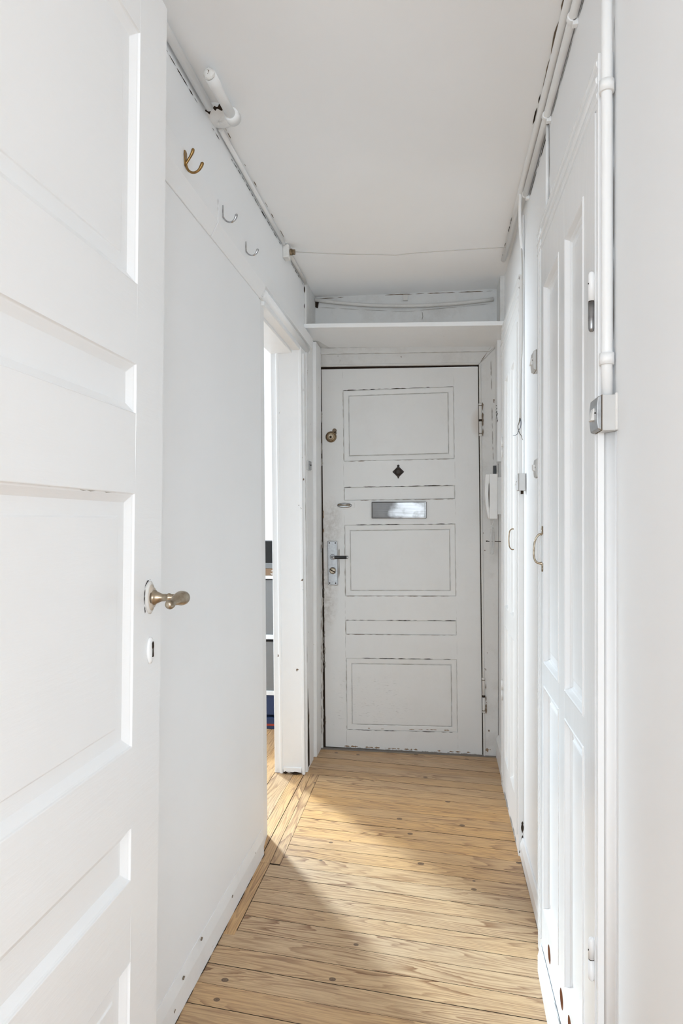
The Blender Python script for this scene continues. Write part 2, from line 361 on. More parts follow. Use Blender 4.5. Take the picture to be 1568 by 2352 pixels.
# ------------------------------------------------------------------ framed panels (doors)
def panel_leaf(u0, u1, z0, z1, T, panels, profile, small=None, holes=()):
    """leaf in local axes (u, depth, z): front at depth 0, body behind it to -T. profile: (inset, depth) rings from the opening inwards."""
    mb = MB()
    HZ = sum(h[1] for h in holes) / max(1, len(holes))
    us = sorted(set([u0, u1] + [v for p in panels for v in (p[0], p[2])] + [v for h in holes for v in (h[0] - h[2] * 1.25, h[0] + h[2] * 1.25)]))
    zs = sorted(set([z0, z1] + [v for p in panels for v in (p[1], p[3])] + [v for h in holes for v in (HZ - 0.036, HZ + 0.036)]))
    for i in range(len(us) - 1):
        for j in range(len(zs) - 1):
            cu = (us[i] + us[i + 1]) / 2; cz = (zs[j] + zs[j + 1]) / 2
            if any(p[0] < cu < p[2] and p[1] < cz < p[3] for p in panels): continue
            hh = [h for h in holes if abs(cu - h[0]) < h[2] * 1.25 and abs(cz - HZ) < 0.036]
            if hh:
                h = hh[0]
                n = 32; ring = []; sq = []; back = []
                for k in range(n):
                    t = 2 * pi * k / n + pi / 4
                    c_, s_ = cos(t), sin(t); m_ = max(abs(c_), abs(s_))
                    ring.append((h[0] + c_ * h[2], 0, h[1] + s_ * h[2])); back.append((h[0] + c_ * h[2], -T * 0.8, h[1] + s_ * h[2]))
                    su = (c_ / m_ + 1) / 2; sz = (s_ / m_ + 1) / 2
                    sq.append((us[i] + (us[i + 1] - us[i]) * su, 0, zs[j] + (zs[j + 1] - zs[j]) * sz))
                mb.add(ring + sq, [(k, (k + 1) % n, n + (k + 1) % n, n + k) for k in range(n)])
                continue
            mb.add([(us[i], 0, zs[j]), (us[i + 1], 0, zs[j]), (us[i + 1], 0, zs[j + 1]), (us[i], 0, zs[j + 1])], [(0, 1, 2, 3)])
    for p in panels:
        prof = profile if (small is None or (p[3] - p[1]) > 0.12) else small
        rings = [[(p[0] + a, d, p[1] + a), (p[2] - a, d, p[1] + a), (p[2] - a, d, p[3] - a), (p[0] + a, d, p[3] - a)] for a, d in prof]
        for r0, r1 in zip(rings[:-1], rings[1:]):
            mb.add(r0 + r1, [(k, (k + 1) % 4, 4 + (k + 1) % 4, 4 + k) for k in range(4)])
        mb.add(rings[-1], [(0, 1, 2, 3)])
    mb.add([(u0, 0, z0), (u1, 0, z0), (u1, 0, z1), (u0, 0, z1), (u0, -T, z0), (u1, -T, z0), (u1, -T, z1), (u0, -T, z1)],
           [(4, 5, 6, 7), (0, 4, 7, 3), (1, 2, 6, 5), (0, 1, 5, 4), (3, 7, 6, 2)])
    return mb

# ================================================================== SETTING
XL, XR, ZC = -0.635, 0.302, 2.345
# ---- floor: pine boards with real joints, on a dark underlay
def build_floor():
    V, F, UV, TN, MI = [], [], [], [], []
    rnd = random.Random(3)
    def plank(q, L0, dirv, tone=None):
        n = len(V); c = Vector((q[0][0], q[0][1], 0)); off = (rnd.uniform(0, 40), rnd.uniform(0, 40), 0)
        d = Vector((dirv[0], dirv[1], 0)).normalized(); s = Vector((-d.y, d.x, 0)); t = rnd.random() if tone is None else tone
        dz = rnd.uniform(-0.0008, 0.0)
        for z in (dz, -0.02):
            for p in q:
                P = Vector((p[0], p[1], 0)) - c
                V.append((p[0], p[1], z)); UV.append((P.dot(d) + off[0], P.dot(s) + off[1], 0)); TN.append(t)
        MI.extend([0] + [1] * 5)
        F.extend([(n, n + 1, n + 2, n + 3), (n + 4, n + 7, n + 6, n + 5)] + [(n + a, n + 4 + a, n + 4 + (a + 1) % 4, n + (a + 1) % 4) for a in range(4)])
    sl = -0.11; w = 0.0785; g = 0.0010
    tones_and_glare = [0.78, 0.86, 0.74, 0.90, 0.70, 0.86, 0.80, 0.92, 0.96, 0.98, 1.0, 0.92, 1.0, 0.95, 0.98, 0.8, 0.66, 0.7, 0.45, 0.55, 0.40, 0.5, 0.35, 0.45, 0.3, 0.4, 0.35]  # greyer boards mid-list paint in the glare of the doorway light
    for k in range(-72, 29):
        y0 = 1.633 + w * k; y1 = y0 + w
        if y1 < 0.42: xl, xr = -2.6, 2.3
        else: xl, xr = -0.66, 0.33
        t = tones_and_glare[(k + 6) % 24] if -6 <= k < 28 else rnd.random()
        f = lambda x, y: y + sl * (x + 0.6)
        def left(y):
            if 1.95 < y < 2.335: return -0.5885
            if 2.335 <= y < 3.19: return -0.5515 - 0.016 * (y - 2.35)
            return xl
        ym = (y0 + y1) / 2; xa, xb = (left(ym - 0.02), left(ym + 0.02)) if left(ym) != xl else (xl, xl)
        cuts = [xa, xr] if xr < 1 else [xa, xa + rnd.uniform(1.0, 2.6), xr]
        for a, b in zip(cuts[:-1], cuts[1:]):
            a2 = xb if a == xa else a
            plank([(a + 0.0006, f(a, y0) + g), (b - 0.0006, f(b, y0) + g), (b - 0.0006, f(b, y1) - g), (a2 + 0.0006, f(a2, y1) - g)], 0, (1, sl), min(1, max(0, t + rnd.uniform(-.08, .08))))
    # strips running along the hall through the doorway and into the side room
    plank([(-0.5882, 2.345), (-0.5522, 2.342), (-0.5665, 3.225), (-0.6032, 3.215)], 0, (0, 1), 0.75)
    plank([(-0.650, 1.925), (-0.5898, 1.922), (-0.5898, 2.345), (-0.6048, 3.215)][:3] + [(-0.650, 2.345)], 0, (0, 1), 0.62)
    plank([(-0.6305, 2.346), (-0.5898, 2.346), (-0.6048, 3.215), (-0.6355, 3.215)], 0, (0, 1), 0.62)
    plank([(-0.684, 2.40), (-0.6335, 2.40), (-0.6385, 3.215), (-0.686, 3.215)], 0, (0, 1), 0.45)
    plank([(-0.778, 2.40), (-0.686, 2.40), (-0.688, 3.215), (-0.779, 3.215)], 0, (0, 1), 0.85)
    x = -0.781
    for k in range(36):
        w2 = 0.088
        plank([(x - w2, 1.0), (x, 1.0), (x, 4.75), (x - w2, 4.75)], 0, (0, 1), 0.5 + 0.3 * rnd.random())
        x -= w2 + 0.0016
    n = len(V)
    V.extend([(-4.3, -4.0, -0.012), (2.4, -4.0, -0.012), (2.4, 4.8, -0.012), (-4.3, 4.8, -0.012)]); UV.extend([(0, 0, 0)] * 4); TN.extend([0] * 4)
    me = bpy.data.meshes.new('floor'); me.from_pydata(V, [], F + [(n, n + 1, n + 2, n + 3)])
    a = me.attributes.new('plank_uv', 'FLOAT_VECTOR', 'POINT'); a.data.foreach_set('vector', [c for u in UV for c in u])
    a = me.attributes.new('plank_tone', 'FLOAT', 'POINT'); a.data.foreach_set('value', TN)
    me.materials.append(M['wood']); me.materials.append(M['grime_shade']); me.polygons.foreach_set('material_index', MI + [1])
    o = bpy.data.objects.new('floor', me); COL.objects.link(o)
    return struct(o, 'worn honey-coloured pine plank floor running across the hall', 'floor')
floor = build_floor()

# ---- ceiling of the hall
mb = MB().box(-0.80, 0.50, 0.30, 3.80, ZC, ZC + 0.12)
ceiling = struct(mb.build('ceiling', 'ceil'), 'smooth white painted hall ceiling', 'ceiling')
crack_or_shade([(0.270, 1.30, ZC - 0.0007), (0.271, 1.55, ZC - 0.0007), (0.2725, 1.73, ZC - 0.0007)], 0.009, (0, 0, -1), 0.0, 0.02, 4, 0.15).build('crack_or_shade', 'grime_shade_lt', ceiling)
crack_or_shade([(0.2715, 1.73, ZC - 0.0007), (0.271, 1.88, ZC - 0.0007)], 0.004, (0, 0, -1), 0.0, 0.02, 5, 0.3).build('crack_or_shade', 'grime_shade_lt', ceiling)

# ---- left wall with the doorway to the side room (edges lean as the old frame does)
yn = lambda z: 2.512 - 0.028 * z      # near edge of the opening
yf = lambda z: 3.205 - 0.046 * z      # far edge of the opening
XO = -0.780; ZO = 2.012
mb = MB()
ch = 0.075                            # the near corner is planed off towards the side room
def nearpart(y_from, z0, z1):
    lo = [(XL, y_from, z0), (XO, y_from, z0), (XO, yn(z0) + 0.045, z0), (XL - 0.018, yn(z0) + 0.045, z0), (XL - 0.004, yn(z0) - ch, z0), (XL, yn(z0) - ch - 0.002, z0)]
    hi = [(XL, y_from, z1), (XO, y_from, z1), (XO, yn(z1) + 0.045, z1), (XL - 0.018, yn(z1) + 0.045, z1), (XL - 0.004, yn(z1) - ch, z1), (XL, yn(z1) - ch - 0.002, z1)]
    mb.add(lo + hi, [(5, 4, 3, 2, 1, 0), (6, 7, 8, 9, 10, 11)] + [(i, (i + 1) % 6, 6 + (i + 1) % 6, 6 + i) for i in range(6)])
nearpart(0.30, 0.0, ZO)
mb.box(XO, XL, 0.30, 3.80, ZO, ZC + 0.02)
mb.hexa([(XO, yf(0), 0), (XL, yf(0), 0), (XL, 3.80, 0), (XO, 3.80, 0), (XO, yf(ZO), ZO), (XL, yf(ZO), ZO), (XL, 3.80, ZO), (XO, 3.80, ZO)])
wall_left = struct(mb.build('wall_left', 'wall'), 'white painted left wall of the hall with a doorway at its far end', 'wall')
crack_or_shade([(XL + 0.0008, 2.16, 2.035), (XL + 0.0008, 2.26, 2.022), (XL + 0.0008, 2.385, 1.997)], 0.006, (1, 0, 0), 0.0, 0.02, 8, 0.5).build('crack_or_shade', 'grime_shade_mid', wall_left)
# ---- right wall
mb = MB().box(XR, XR + 0.15, 0.30, 3.80, 0, ZC + 0.02)
wall_right = struct(mb.build('wall_right', 'wall_r'), 'white plaster right wall of the hall', 'wall')
# ---- far wall: entry door wall, and the upper wall over the shelf
mb = MB()
mb.box(-0.80, -0.66, 3.60, 3.75, 0, 2.16); mb.box(0.245, 0.50, 3.60, 3.75, 0, 2.16); mb.box(-0.80, 0.50, 3.60, 3.75, 2.035, 2.16)
mb.box(-0.66, -0.55, 3.66, 3.75, 0, 2.05); mb.box(0.20, 0.30, 3.66, 3.75, 0, 2.05)
wall_front = struct(mb.build('wall_front', 'frame'), 'end wall around the entrance door', 'wall')
mb = MB().box(-0.80, 0.50, 3.42, 3.75, 2.124, ZC + 0.02)
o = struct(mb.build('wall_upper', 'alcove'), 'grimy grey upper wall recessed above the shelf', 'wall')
crack_or_shade([(-0.60, 3.4195, 2.338), (-0.2, 3.4195, 2.340), (0.26, 3.4195, 2.335)], 0.003, (0, -1, 0), 0.3, 0.015, 12).build('crack_or_shade', 'grime_shade_lt', o)
mb = MB(); v = [(-0.635, 3.419, 2.300), (-0.610, 3.419, 2.288), (-0.604, 3.419, 2.325), (-0.628, 3.419, 2.342)]
mb.add(v + [(a, b - 0.002, c) for a, b, c in v], [(0, 1, 2, 3), (7, 6, 5, 4)] + [(k, (k + 1) % 4, 4 + (k + 1) % 4, 4 + k) for k in range(4)])
mb.build('hole', 'grime_shade', o)
v = [(-0.30, 3.4185, 2.215), (0.05, 3.4185, 2.216)]
MB().tube([(-0.083, 3.4185, 2.245), (-0.080, 3.4185, 2.225), (-0.084, 3.4185, 2.21)], 0.0015, 6).build('drip_mark', 'grime_shade_mid', o)
# lining of the recess above the shelf: left return and right return
mb = MB().box(XL, XL + 0.012, 3.185, 3.42, 2.143, ZC)
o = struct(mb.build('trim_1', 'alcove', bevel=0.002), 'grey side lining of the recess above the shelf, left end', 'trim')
crack_or_shade([(XL + 0.002, 3.184, 2.15), (XL + 0.002, 3.184, 2.33)], 0.004, (0, -1, 0), 0.4, 0.008, 21).build('crack_or_shade', 'grime_shade', o)
mb = MB().box(XR - 0.022, XR, 3.24, 3.42, 2.119, ZC)
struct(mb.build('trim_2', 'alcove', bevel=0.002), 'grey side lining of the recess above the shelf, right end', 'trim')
# ---- wall between the hall and the front room (seen from other positions only) and the room behind the camera
mb = MB()
mb.box(-2.65, -0.575, 0.30, 0.42, 0, 2.7); mb.box(0.315, 2.40, 0.30, 0.42, 0, 2.7); mb.box(-0.575, 0.315, 0.30, 0.42, 2.30, 2.7)
struct(mb.build('wall_near', 'wall'), 'white wall with the open doorway from the front room into the hall', 'wall')
mb = MB().box(-2.65, 2.40, -3.90, 0.42, 2.70, 2.80)
struct(mb.build('ceiling_front_room', 'ceil'), 'white ceiling of the front room', 'ceiling')
mb = MB()
def wall_with_windows(mb, axis, a, b, lo, hi, z1, wins):
    """wall slab between a and b across its thickness; runs lo..hi; wins: (p, q, z0, z1) openings"""
    def B(p, q, z0, z_1):
        if axis == 'y': mb.box(p, q, a, b, z0, z_1)
        else: mb.box(a, b, p, q, z0, z_1)
    cur = lo
    for p, q, w0, w1 in wins:
        B(cur, p, 0, z1); B(p, q, 0, w0); B(p, q, w1, z1); cur = q
    B(cur, hi, 0, z1)
wall_with_windows(mb, 'y', -3.90, -3.75, -2.65, 2.40, 2.7, [(-1.9, 0.1, 0.75, 2.35), (0.65, 2.05, 0.75, 2.35)])
struct(mb.build('wall_back', 'wall'), 'white back wall of the front room with two windows', 'wall')
struct(MB().box(-2.65, -2.50, -3.75, 0.30, 0, 2.7).build('wall_front_room_left', 'wall'), 'white side wall of the front room, beside the wide window', 'wall')
struct(MB().box(2.25, 2.40, -3.75, 0.30, 0, 2.7).build('wall_front_room_right', 'wall'), 'white side wall of the front room, beside the narrow window', 'wall')
# ---- side room
mb = MB(); wall_with_windows(mb, 'y', 4.80, 4.95, -4.30, -0.78, 2.5, [(-2.75, -1.85, 0.75, 2.35)])
struct(mb.build('wall_side_room_window', 'wall'), 'white window wall of the side room', 'wall')
mb = MB(); wall_with_windows(mb, 'x', -4.30, -4.15, 0.85, 4.80, 2.5, [(2.85, 4.15, 0.75, 2.35)])
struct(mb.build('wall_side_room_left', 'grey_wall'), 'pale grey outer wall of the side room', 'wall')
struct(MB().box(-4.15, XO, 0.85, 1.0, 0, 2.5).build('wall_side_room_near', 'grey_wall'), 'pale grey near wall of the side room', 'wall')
struct(MB().box(XO, XO + 0.14, 3.80, 4.95, 0, 2.5).build('wall_side_room_right', 'wall'), 'white wall of the side room beyond the entrance wall', 'wall')
struct(MB().box(-4.30, XO, 0.85, 4.95, 2.50, 2.60).build('ceiling_side_room', 'ceil'), 'white ceiling of the side room', 'ceiling')
def window(name, axis, a, p, q, z0, z1, label):
    root = empty(name, ((p + q) / 2, a, z0) if axis == 'y' else (a, (p + q) / 2, z0)); struct(root, label, 'window')
    f = MB(); t = 0.05; d = 0.05
    def B(p_, q_, za, zb):
        if axis == 'y': f.box(p_, q_, a, a + d, za, zb)
        else: f.box(a, a + d, p_, q_, za, zb)
    B(p, q, z0, z0 + t); B(p, q, z1 - t, z1); B(p, p + t, z0 + t, z1 - t); B(q - t, q, z0 + t, z1 - t)
    m = (p + q) / 2; B(m - t / 2, m + t / 2, z0 + t, z1 - t)
    f.build('window_frame', 'trim', root, 0.004)
window('window_1', 'y', -3.86, -1.9, 0.1, 0.75, 2.35, 'wide white casement window of the front room')
window('window_2', 'y', -3.86, 0.65, 2.05, 0.75, 2.35, 'narrow white casement window of the front room')
window('window_3', 'y', 4.86, -2.75, -1.85, 0.75, 2.35, 'narrow white casement window at the end of the side room')
window('window_4', 'x', -4.26, 2.85, 4.15, 0.75, 2.35, 'wide white casement window of the side room, across from its doorway')

# ---- skirtings
mb = MB()
mb.prism([(XL, 0.0), (XL + 0.010, 0.0), (XL + 0.009, 0.058), (XL + 0.002, 0.092), (XL, 0.092)], 'y', 0.42, 2.40)
o = struct(mb.build('baseboard_left', 'trim', bevel=0.0015), 'low white skirting with a sloping top along the left wall', 'baseboard')
mb = MB(); 
for y_, z_ in ((2.02, 0.055), (1.62, 0.07), (1.56, 0.03), (1.75, 0.088)):
    mb.tube([(XL + 0.0085, y_ - 0.004, z_), (XL + 0.0085, y_ + 0.003, z_ + 0.003)], 0.0028, 6)
mb.build('paint_chip', 'grime_shade_lt', o)
crack_or_shade([(XL + 0.0105, 0.9, 0.0012), (XL + 0.0105, 2.41, 0.0012)], 0.004, (0, 0, 1), 0.25, 0.015, 31).build('crack_or_shade', 'grime_shade', o)
mb = MB().prism([(XR, 0.0), (XR - 0.014, 0.0), (XR - 0.014, 0.045), (XR - 0.006, 0.068), (XR, 0.068)], 'y', 1.985, 2.52)
o = struct(mb.build('baseboard_right', 'gloss', bevel=0.0015), 'low white skirting along the short right wall between the cupboards', 'baseboard')
crack_or_shade([(XR - 0.0145, 2.0, 0.0012), (XR - 0.0145, 2.5, 0.0012)], 0.002, (0, 0, 1), 0.3, 0.012, 33).build('crack_or_shade', 'grime_shade_lt', o)
mb = MB().prism([(XR, 0.0), (XR - 0.014, 0.0), (XR - 0.014, 0.10), (XR, 0.12)], 'y', 3.24, 3.56)
struct(mb.build('baseboard_corner', 'trim', bevel=0.002), 'short chipped white skirting beside the entrance door, below the entry phone', 'baseboard')

# ---- doorway trims on the left wall
# header board with a round bead, over the doorway
mb = MB()
mb.prism([(XL, 2.018), (XL + 0.004, 2.018), (XL + 0.010, 2.046), (XL + 0.022, 2.046), (XL + 0.022, 2.100), (XL, 2.100)], 'y', 2.37, 3.30)
prof = [(XL + 0.002 + 0.017 * cos(a), 2.032 + 0.015 * sin(a)) for a in [radians(t) for t in range(-90, 91, 15)]]
mb.prism([(XL, 2.017)] + prof + [(XL, 2.047)], 'y', 2.415, 3.235, smooth=True)
struct(mb.build('trim_3', 'jamb'), 'white head moulding with a round bead above the left doorway', 'trim')
# far jamb lining of the doorway, chipped thick paint, facing the camera
mb = MB()
def leanbox(x0, x1, ya, yb, z0, z1, k):
    mb.hexa([(x0, ya - k * z0, z0), (x1, ya - k * z0, z0), (x1, yb - k * z0, z0), (x0, yb - k * z0, z0),
             (x0, ya - k * z1, z1), (x1, ya - k * z1, z1), (x1, yb - k * z1, z1), (x0, yb - k * z1, z1)])
leanbox(-0.752, XL + 0.0, 3.190, 3.208, 0.018, ZO, 0.046)
leanbox(-0.752, -0.738, 3.186, 3.192, 0.0, ZO, 0.046)
leanbox(-0.780, -0.751, 3.196, 3.212, 0.0, ZO, 0.046)
leanbox(XL - 0.010, XL + 0.004, 3.186, 3.205, 0.0, ZO, 0.046)
leanbox(-0.735, XL - 0.012, 3.184, 3.192, 0.010, 0.034, 0.046)
mb2 = mb
o = struct(mb.build('trim_4', 'jamb', bevel=0.003), 'thickly painted white far jamb lining of the left doorway', 'trim')
crack_or_shade([(-0.735, 3.183, 0.008), (XL - 0.012, 3.183, 0.008)], 0.010, (0, -1, 0), 0.1, 0.01, 41).build('crack_or_shade', 'grime_shade', o)
# soffit lining
mb = MB().box(XO, XL, 2.44, 3.12, ZO - 0.014, ZO + 0.002); mb.box(XO, XL - 0.04, 2.44, 3.12, ZO - 0.026, ZO - 0.012)
struct(mb.build('trim_5', 'jamb', bevel=0.003), 'white soffit lining under the head of the left doorway', 'trim')
# casing strip between the doorway and the entry wall
mb = MB()
leanbox(XL, XL + 0.010, 3.225, 3.262, 0.0, 1.99, 0.046); leanbox(XL, XL + 0.006, 3.262, 3.40, 0.0, 2.11, 0.02)
leanbox(XL, XL + 0.016, 3.44, 3.585, 0.0, 2.12, 0.01)
o = struct(mb.build('trim_6', 'trim', bevel=0.003), 'narrow worn white casing between the left doorway and the entrance door', 'trim')
mb = MB()
pts = [(3.228, 0.40), (3.232, 0.22), (3.230, 0.10), (3.238, 0.02), (3.268, 0.02), (3.266, 0.12), (3.25, 0.26)]
v = [(XL + 0.0108, y, z) for y, z in pts]
mb.add(v + [(x + 0.0006, y, z) for x, y, z in v], [tuple(range(7)), tuple(range(13, 6, -1))] + [(k, (k + 1) % 7, 7 + (k + 1) % 7, 7 + k) for k in range(7)])
mb.build('split', 'grime_shade', o)
crack_or_shade([(XL + 0.0112, 3.262, 0.02), (XL + 0.0112, 3.256, 0.30)], 0.008, (1, 0, 0), 0.2, 0.012, 44).build('crack_or_shade', 'rawwood', o)
crack_or_shade([(XL + 0.0112, 3.222, 0.3), (XL + 0.0112, 3.15, 1.60)], 0.003, (1, 0, 0), 0.55, 0.012, 45).build('crack_or_shade', 'grime_shade_lt', o)
crack_or_shade([(XL + 0.0165, 3.575, 0.02), (XL + 0.0165, 3.565, 1.15)], 0.010, (1, 0, 0), 0.5, 0.008, 47, 0.9).build('crack_or_shade', 'grime_shade_lt', o)

# ================================================================== ENTRANCE DOOR (door_1)
D0 = Vector((-0.598, 3.585, 0.004))
def dw(p):            # local (u, depth towards the hall, z) -> world, with the sag of the old door
    u, d, z = p[0], p[1], p[2]
    k = max(0.0, min(1.0, min(z, 2.018 - z) / 0.09)); wz = 0.026 * (u - 0.115) * k
    z2 = z + wz
    return Vector((D0.x + u - 0.0114 * z2, D0.y - d, D0.z + z2 - 0.0085 * u - 0.0045 * u * z2))
door_1 = struct(empty('door_1', D0), 'scuffed white panelled entrance door with letter plate and lever lock', 'door')
U0, U1 = 0.115, 0.695
PAN = [(U0, 0.099, U1, 0.479), (U0, 0.604, U1, 0.680), (U0, 0.807, U1, 1.184), (U0, 1.313, U1, 1.384), (U0, 1.521, U1, 1.898)]
prof = [(0.0, 0.0), (0.0015, -0.005), (0.004, -0.002), (0.024, -0.003), (0.0285, -0.004), (0.0295, -0.008), (0.0310, -0.008), (0.032, -0.003)]
small = [(0.0, 0.0), (0.0015, -0.006), (0.004, -0.003), (0.007, -0.0035)]
# the object coordinates of the leaf are its own local ones (origin at the bottom lock corner)
mb = panel_leaf(0.001, 0.8185, 0.004, 2.0115, 0.04, PAN, prof, small).warp(dw)
leaf = mb.build('door_leaf', 'entry', door_1, 0.0015)
# dirt-filled lines round the panels
rnd = random.Random(2)
def dl(pts, w, br, seed, mat, wj=0.5, step=0.010):
    mb = crack_or_shade([(u, 0.0002, z) for u, z in pts], w, (0, 1, 0), br, step, seed, wj).warp(dw)
    mb.build('crack_or_shade', mat, door_1)
for i, (a, b, c, d) in enumerate(PAN):
    e = 0.0008
    dl([(a, d), (c, d)], 0.0026 if i else 0.0026, 0.28, 100 + i, 'grime_shade' if i in (1, 3, 4, 2) else 'grime_shade')
    dl([(a + 0.004, b), (c - 0.004, b)], 0.0022, 0.22, 110 + i, 'grime_shade_lt' if i else 'grime_shade')
    dl([(a, b + 0.004), (a, d - 0.004)], 0.0016, 0.30, 120 + i, 'grime_shade_lt')
    dl([(c, b + 0.004), (c, d - 0.004)], 0.0013, 0.35, 130 + i, 'grime_shade_mid')
    if i in (0, 2, 4):
        j = 0.030
        for q, pts in enumerate(([(a + j, b + j), (c - j, b + j)], [(a + j, d - j), (c - j, d - j)], [(a + j, b + j), (a + j, d - j)], [(c - j, b + j), (c - j, d - j)])):
            dl(pts, 0.0013, 0.12, 140 + i * 4 + q, 'grime_shade_mid', 0.3)
for q, (za, zb) in enumerate(((0.02, 0.099), (0.479, 0.604), (0.680, 0.807), (1.184, 1.313), (1.384, 1.521), (1.898, 2.0))):
    dl([(U0 - 0.001, za), (U0 - 0.001, zb)], 0.0009, 0.3, 170 + q, 'grime_shade_mid')
    dl([(U1 + 0.001, za), (U1 + 0.001, zb)], 0.0007, 0.4, 180 + q, 'grime_shade_mid')
dl([(0.18, 0.112), (0.27, 0.108), (0.45, 0.110), (0.66, 0.11)], 0.003, 0.7, 190, 'rawwood', 0.8, 0.004)
dl([(0.10, 0.012), (0.30, 0.012), (0.55, 0.012), (0.80, 0.012)], 0.0045, 0.5, 191, 'rawwood', 1.0, 0.005)
dl([(0.10, 0.006), (0.80, 0.006)], 0.003, 0.3, 195, 'grime_shade_mid', 1.0, 0.005)
dl([(0.003, 0.05), (0.003, 0.9)], 0.004, 0.6, 192, 'grime_shade_mid', 0.9, 0.006)
dl([(0.003, 0.9), (0.003, 1.30)], 0.004, 0.85, 193, 'rawwood', 0.9, 0.005)
dl([(0.018, 1.092), (0.0, 1.083)], 0.0012, 0.0, 194, 'grime_shade_mid', 0.3)
# brown chips where the lock has been moved
mb = MB().prism([(0.082, 0.90), (0.088, 0.93), (0.086, 1.0), (0.089, 1.05), (0.086, 1.06), (0.080, 1.05), (0.082, 0.98), (0.078, 0.93)], 'y', 0.0004, 0.0012).warp(dw)
mb.build('paint_chip', 'grime_shade_mid', door_1)
def dloc(u, z, d=0.0): return dw((u, d, z))
# round night latch
c = dloc(0.049, 1.653)
mb = MB().lathe([(0, 0.029), (0.004, 0.0295), (0.007, 0.027), (0.008, 0.023), (0.012, 0.0225), (0.014, 0.019)], c, (0, -1, 0), 28)
nl = mb.build('night_latch', 'tarnish', door_1)
mb = MB().lathe([(0.010, 0.016), (0.017, 0.0155), (0.019, 0.012)], c, (0, -1, 0), 24); mb.build('latch_cylinder', 'nickel', nl)
mb = MB().lathe([(0.018, 0.0065), (0.0205, 0.006)], c + Vector((-0.0, 0, -0.003)), (0, -1, 0), 16); mb.build('keyhole', 'grime_shade', nl)
mb = MB().lathe([(0, 0.012), (0.003, 0.0115)], c + Vector((0.018, 0, 0.033)), (0, -1, 0), 18); mb.lathe([(0, 0.008), (0.003, 0.0078)], c + Vector((0.022, 0, 0.020)), (0, -1, 0), 14)
mb.build('latch_tab', 'grime_shade_lt', nl)
# diamond peephole
c = dloc(0.403, 1.460)
mb = MB().lathe([(0, 0.031), (0.003, 0.0305), (0.004, 0.026)], c, (0, -1, 0), 4)
R = Matrix.Rotation(0, 3, 'Y')
ph = mb.build('peephole', 'iron', door_1)
mb = MB().lathe([(0.003, 0.019), (0.008, 0.018), (0.008, 0.011), (0.010, 0.009)], c, (0, -1, 0), 24); mb.build('peephole_ring', 'iron', ph)
mb = MB().lathe([(0, 0.007), (0.002, 0.006)], c + Vector((0, 0, 0.031)), (0, -1, 0), 12); mb.lathe([(0, 0.004), (0.002, 0.003)], c + Vector((0, 0, -0.031)), (0, -1, 0), 12); mb.build('peephole_lug', 'iron', ph)
# oval thumb turn
c = dloc(0.115, 1.288)
mb = MB().prism([(c.x - 0.062, c.z), (c.x - 0.035, c.z + 0.012), (c.x, c.z + 0.021), (c.x + 0.035, c.z + 0.014), (c.x + 0.056, c.z + 0.014), (c.x + 0.056, c.z - 0.012), (c.x + 0.04, c.z - 0.014), (c.x, c.z - 0.022), (c.x - 0.035, c.z - 0.012)], 'y', c.y - 0.002, c.y)
tp = mb.build('bell_plate', 'entry', door_1, 0.001)
mb = MB().lathe([(0, 0.020), (0.004, 0.018), (0.006, 0.012)], c + Vector((0.002, 0, 0)), (0, -1, 0), 28, 2.1, 0.75); mb.build('bell_rosette', 'satin', tp)
mb = MB().tube([c + Vector((-0.032, -0.010, 0.003)), c + Vector((0.0, -0.012, 0.001)), c + Vector((0.032, -0.010, 0.002))], [0.005, 0.0035, 0.005], 10); mb.build('turn_bar', 'nickel', tp)
# letter plate
a, b = dloc(0.261, 1.217), dloc(0.548, 1.301)
mb = MB().box(a.x + 0.0, b.x + 0.0, 3.574, 3.585, a.z, b.z)
mp_ = mb.build('letter_plate', 'letter', door_1, 0.003)
mb = MB().box(a.x + 0.004, b.x - 0.008, 3.571, 3.5745, a.z + 0.006, b.z - 0.004); mb.build('letter_flap', 'letter', mp_, 0.0015)
# lock plate, lever, thumb knob
pa, pb = dloc(0.0235, 0.866), dloc(0.0765, 1.100)
mb = MB()
mb.hexa([(pa.x + 0.001, 3.577, pa.z), (pa.x + 0.054, 3.577, pa.z - 0.001), (pa.x + 0.054, 3.585, pa.z - 0.001), (pa.x + 0.001, 3.585, pa.z),
         (pa.x - 0.003, 3.577, pb.z), (pa.x + 0.050, 3.577, pb.z), (pa.x + 0.050, 3.585, pb.z), (pa.x - 0.003, 3.585, pb.z)])
lp = mb.build('lock_plate', 'satin', door_1, 0.003)
mb = MB()
for zz in (pa.z + 0.011, pb.z - 0.011):
    for xx in (0.010, 0.042):
        mb = MB().lathe([(0, 0.0038), (0.0015, 0.003)], (pa.x + xx - 0.002 * (zz > 1), 3.577, zz), (0, -1, 0), 12); mb.build('screw', 'grime_shade', lp)
c = dloc(0.051, 1.015); c.y = 3.577
mb = MB().lathe([(0, 0.015), (0.003, 0.0145), (0.004, 0.012)], c, (0, -1, 0), 24); mb.build('lever_rosette', 'steel', lp)
mb = MB().tube([c + Vector((0, 0, 0)), c + Vector((0, -0.030, 0)), c + Vector((0.006, -0.042, 0)), c + Vector((0.022, -0.046, 0))], [0.007, 0.006, 0.006, 0.006], 14)
lv = mb.build('lever', 'chrome', lp)
mb = MB().tube([c + Vector((0.018, -0.046, 0)), c + Vector((0.020, -0.046, 0)), c + Vector((0.082, -0.046, 0.001))], 0.0088, 18); mb.build('lever_grip', 'black', lv)
mb = MB().tube([c + Vector((0.081, -0.046, 0.001)), c + Vector((0.087, -0.046, 0.001)), c + Vector((0.0895, -0.046, 0.001))], [0.0090, 0.0090, 0.006], 18); mb.build('lever_ferrule', 'chrome', lv)
c = dloc(0.051, 0.943); c.y = 3.577
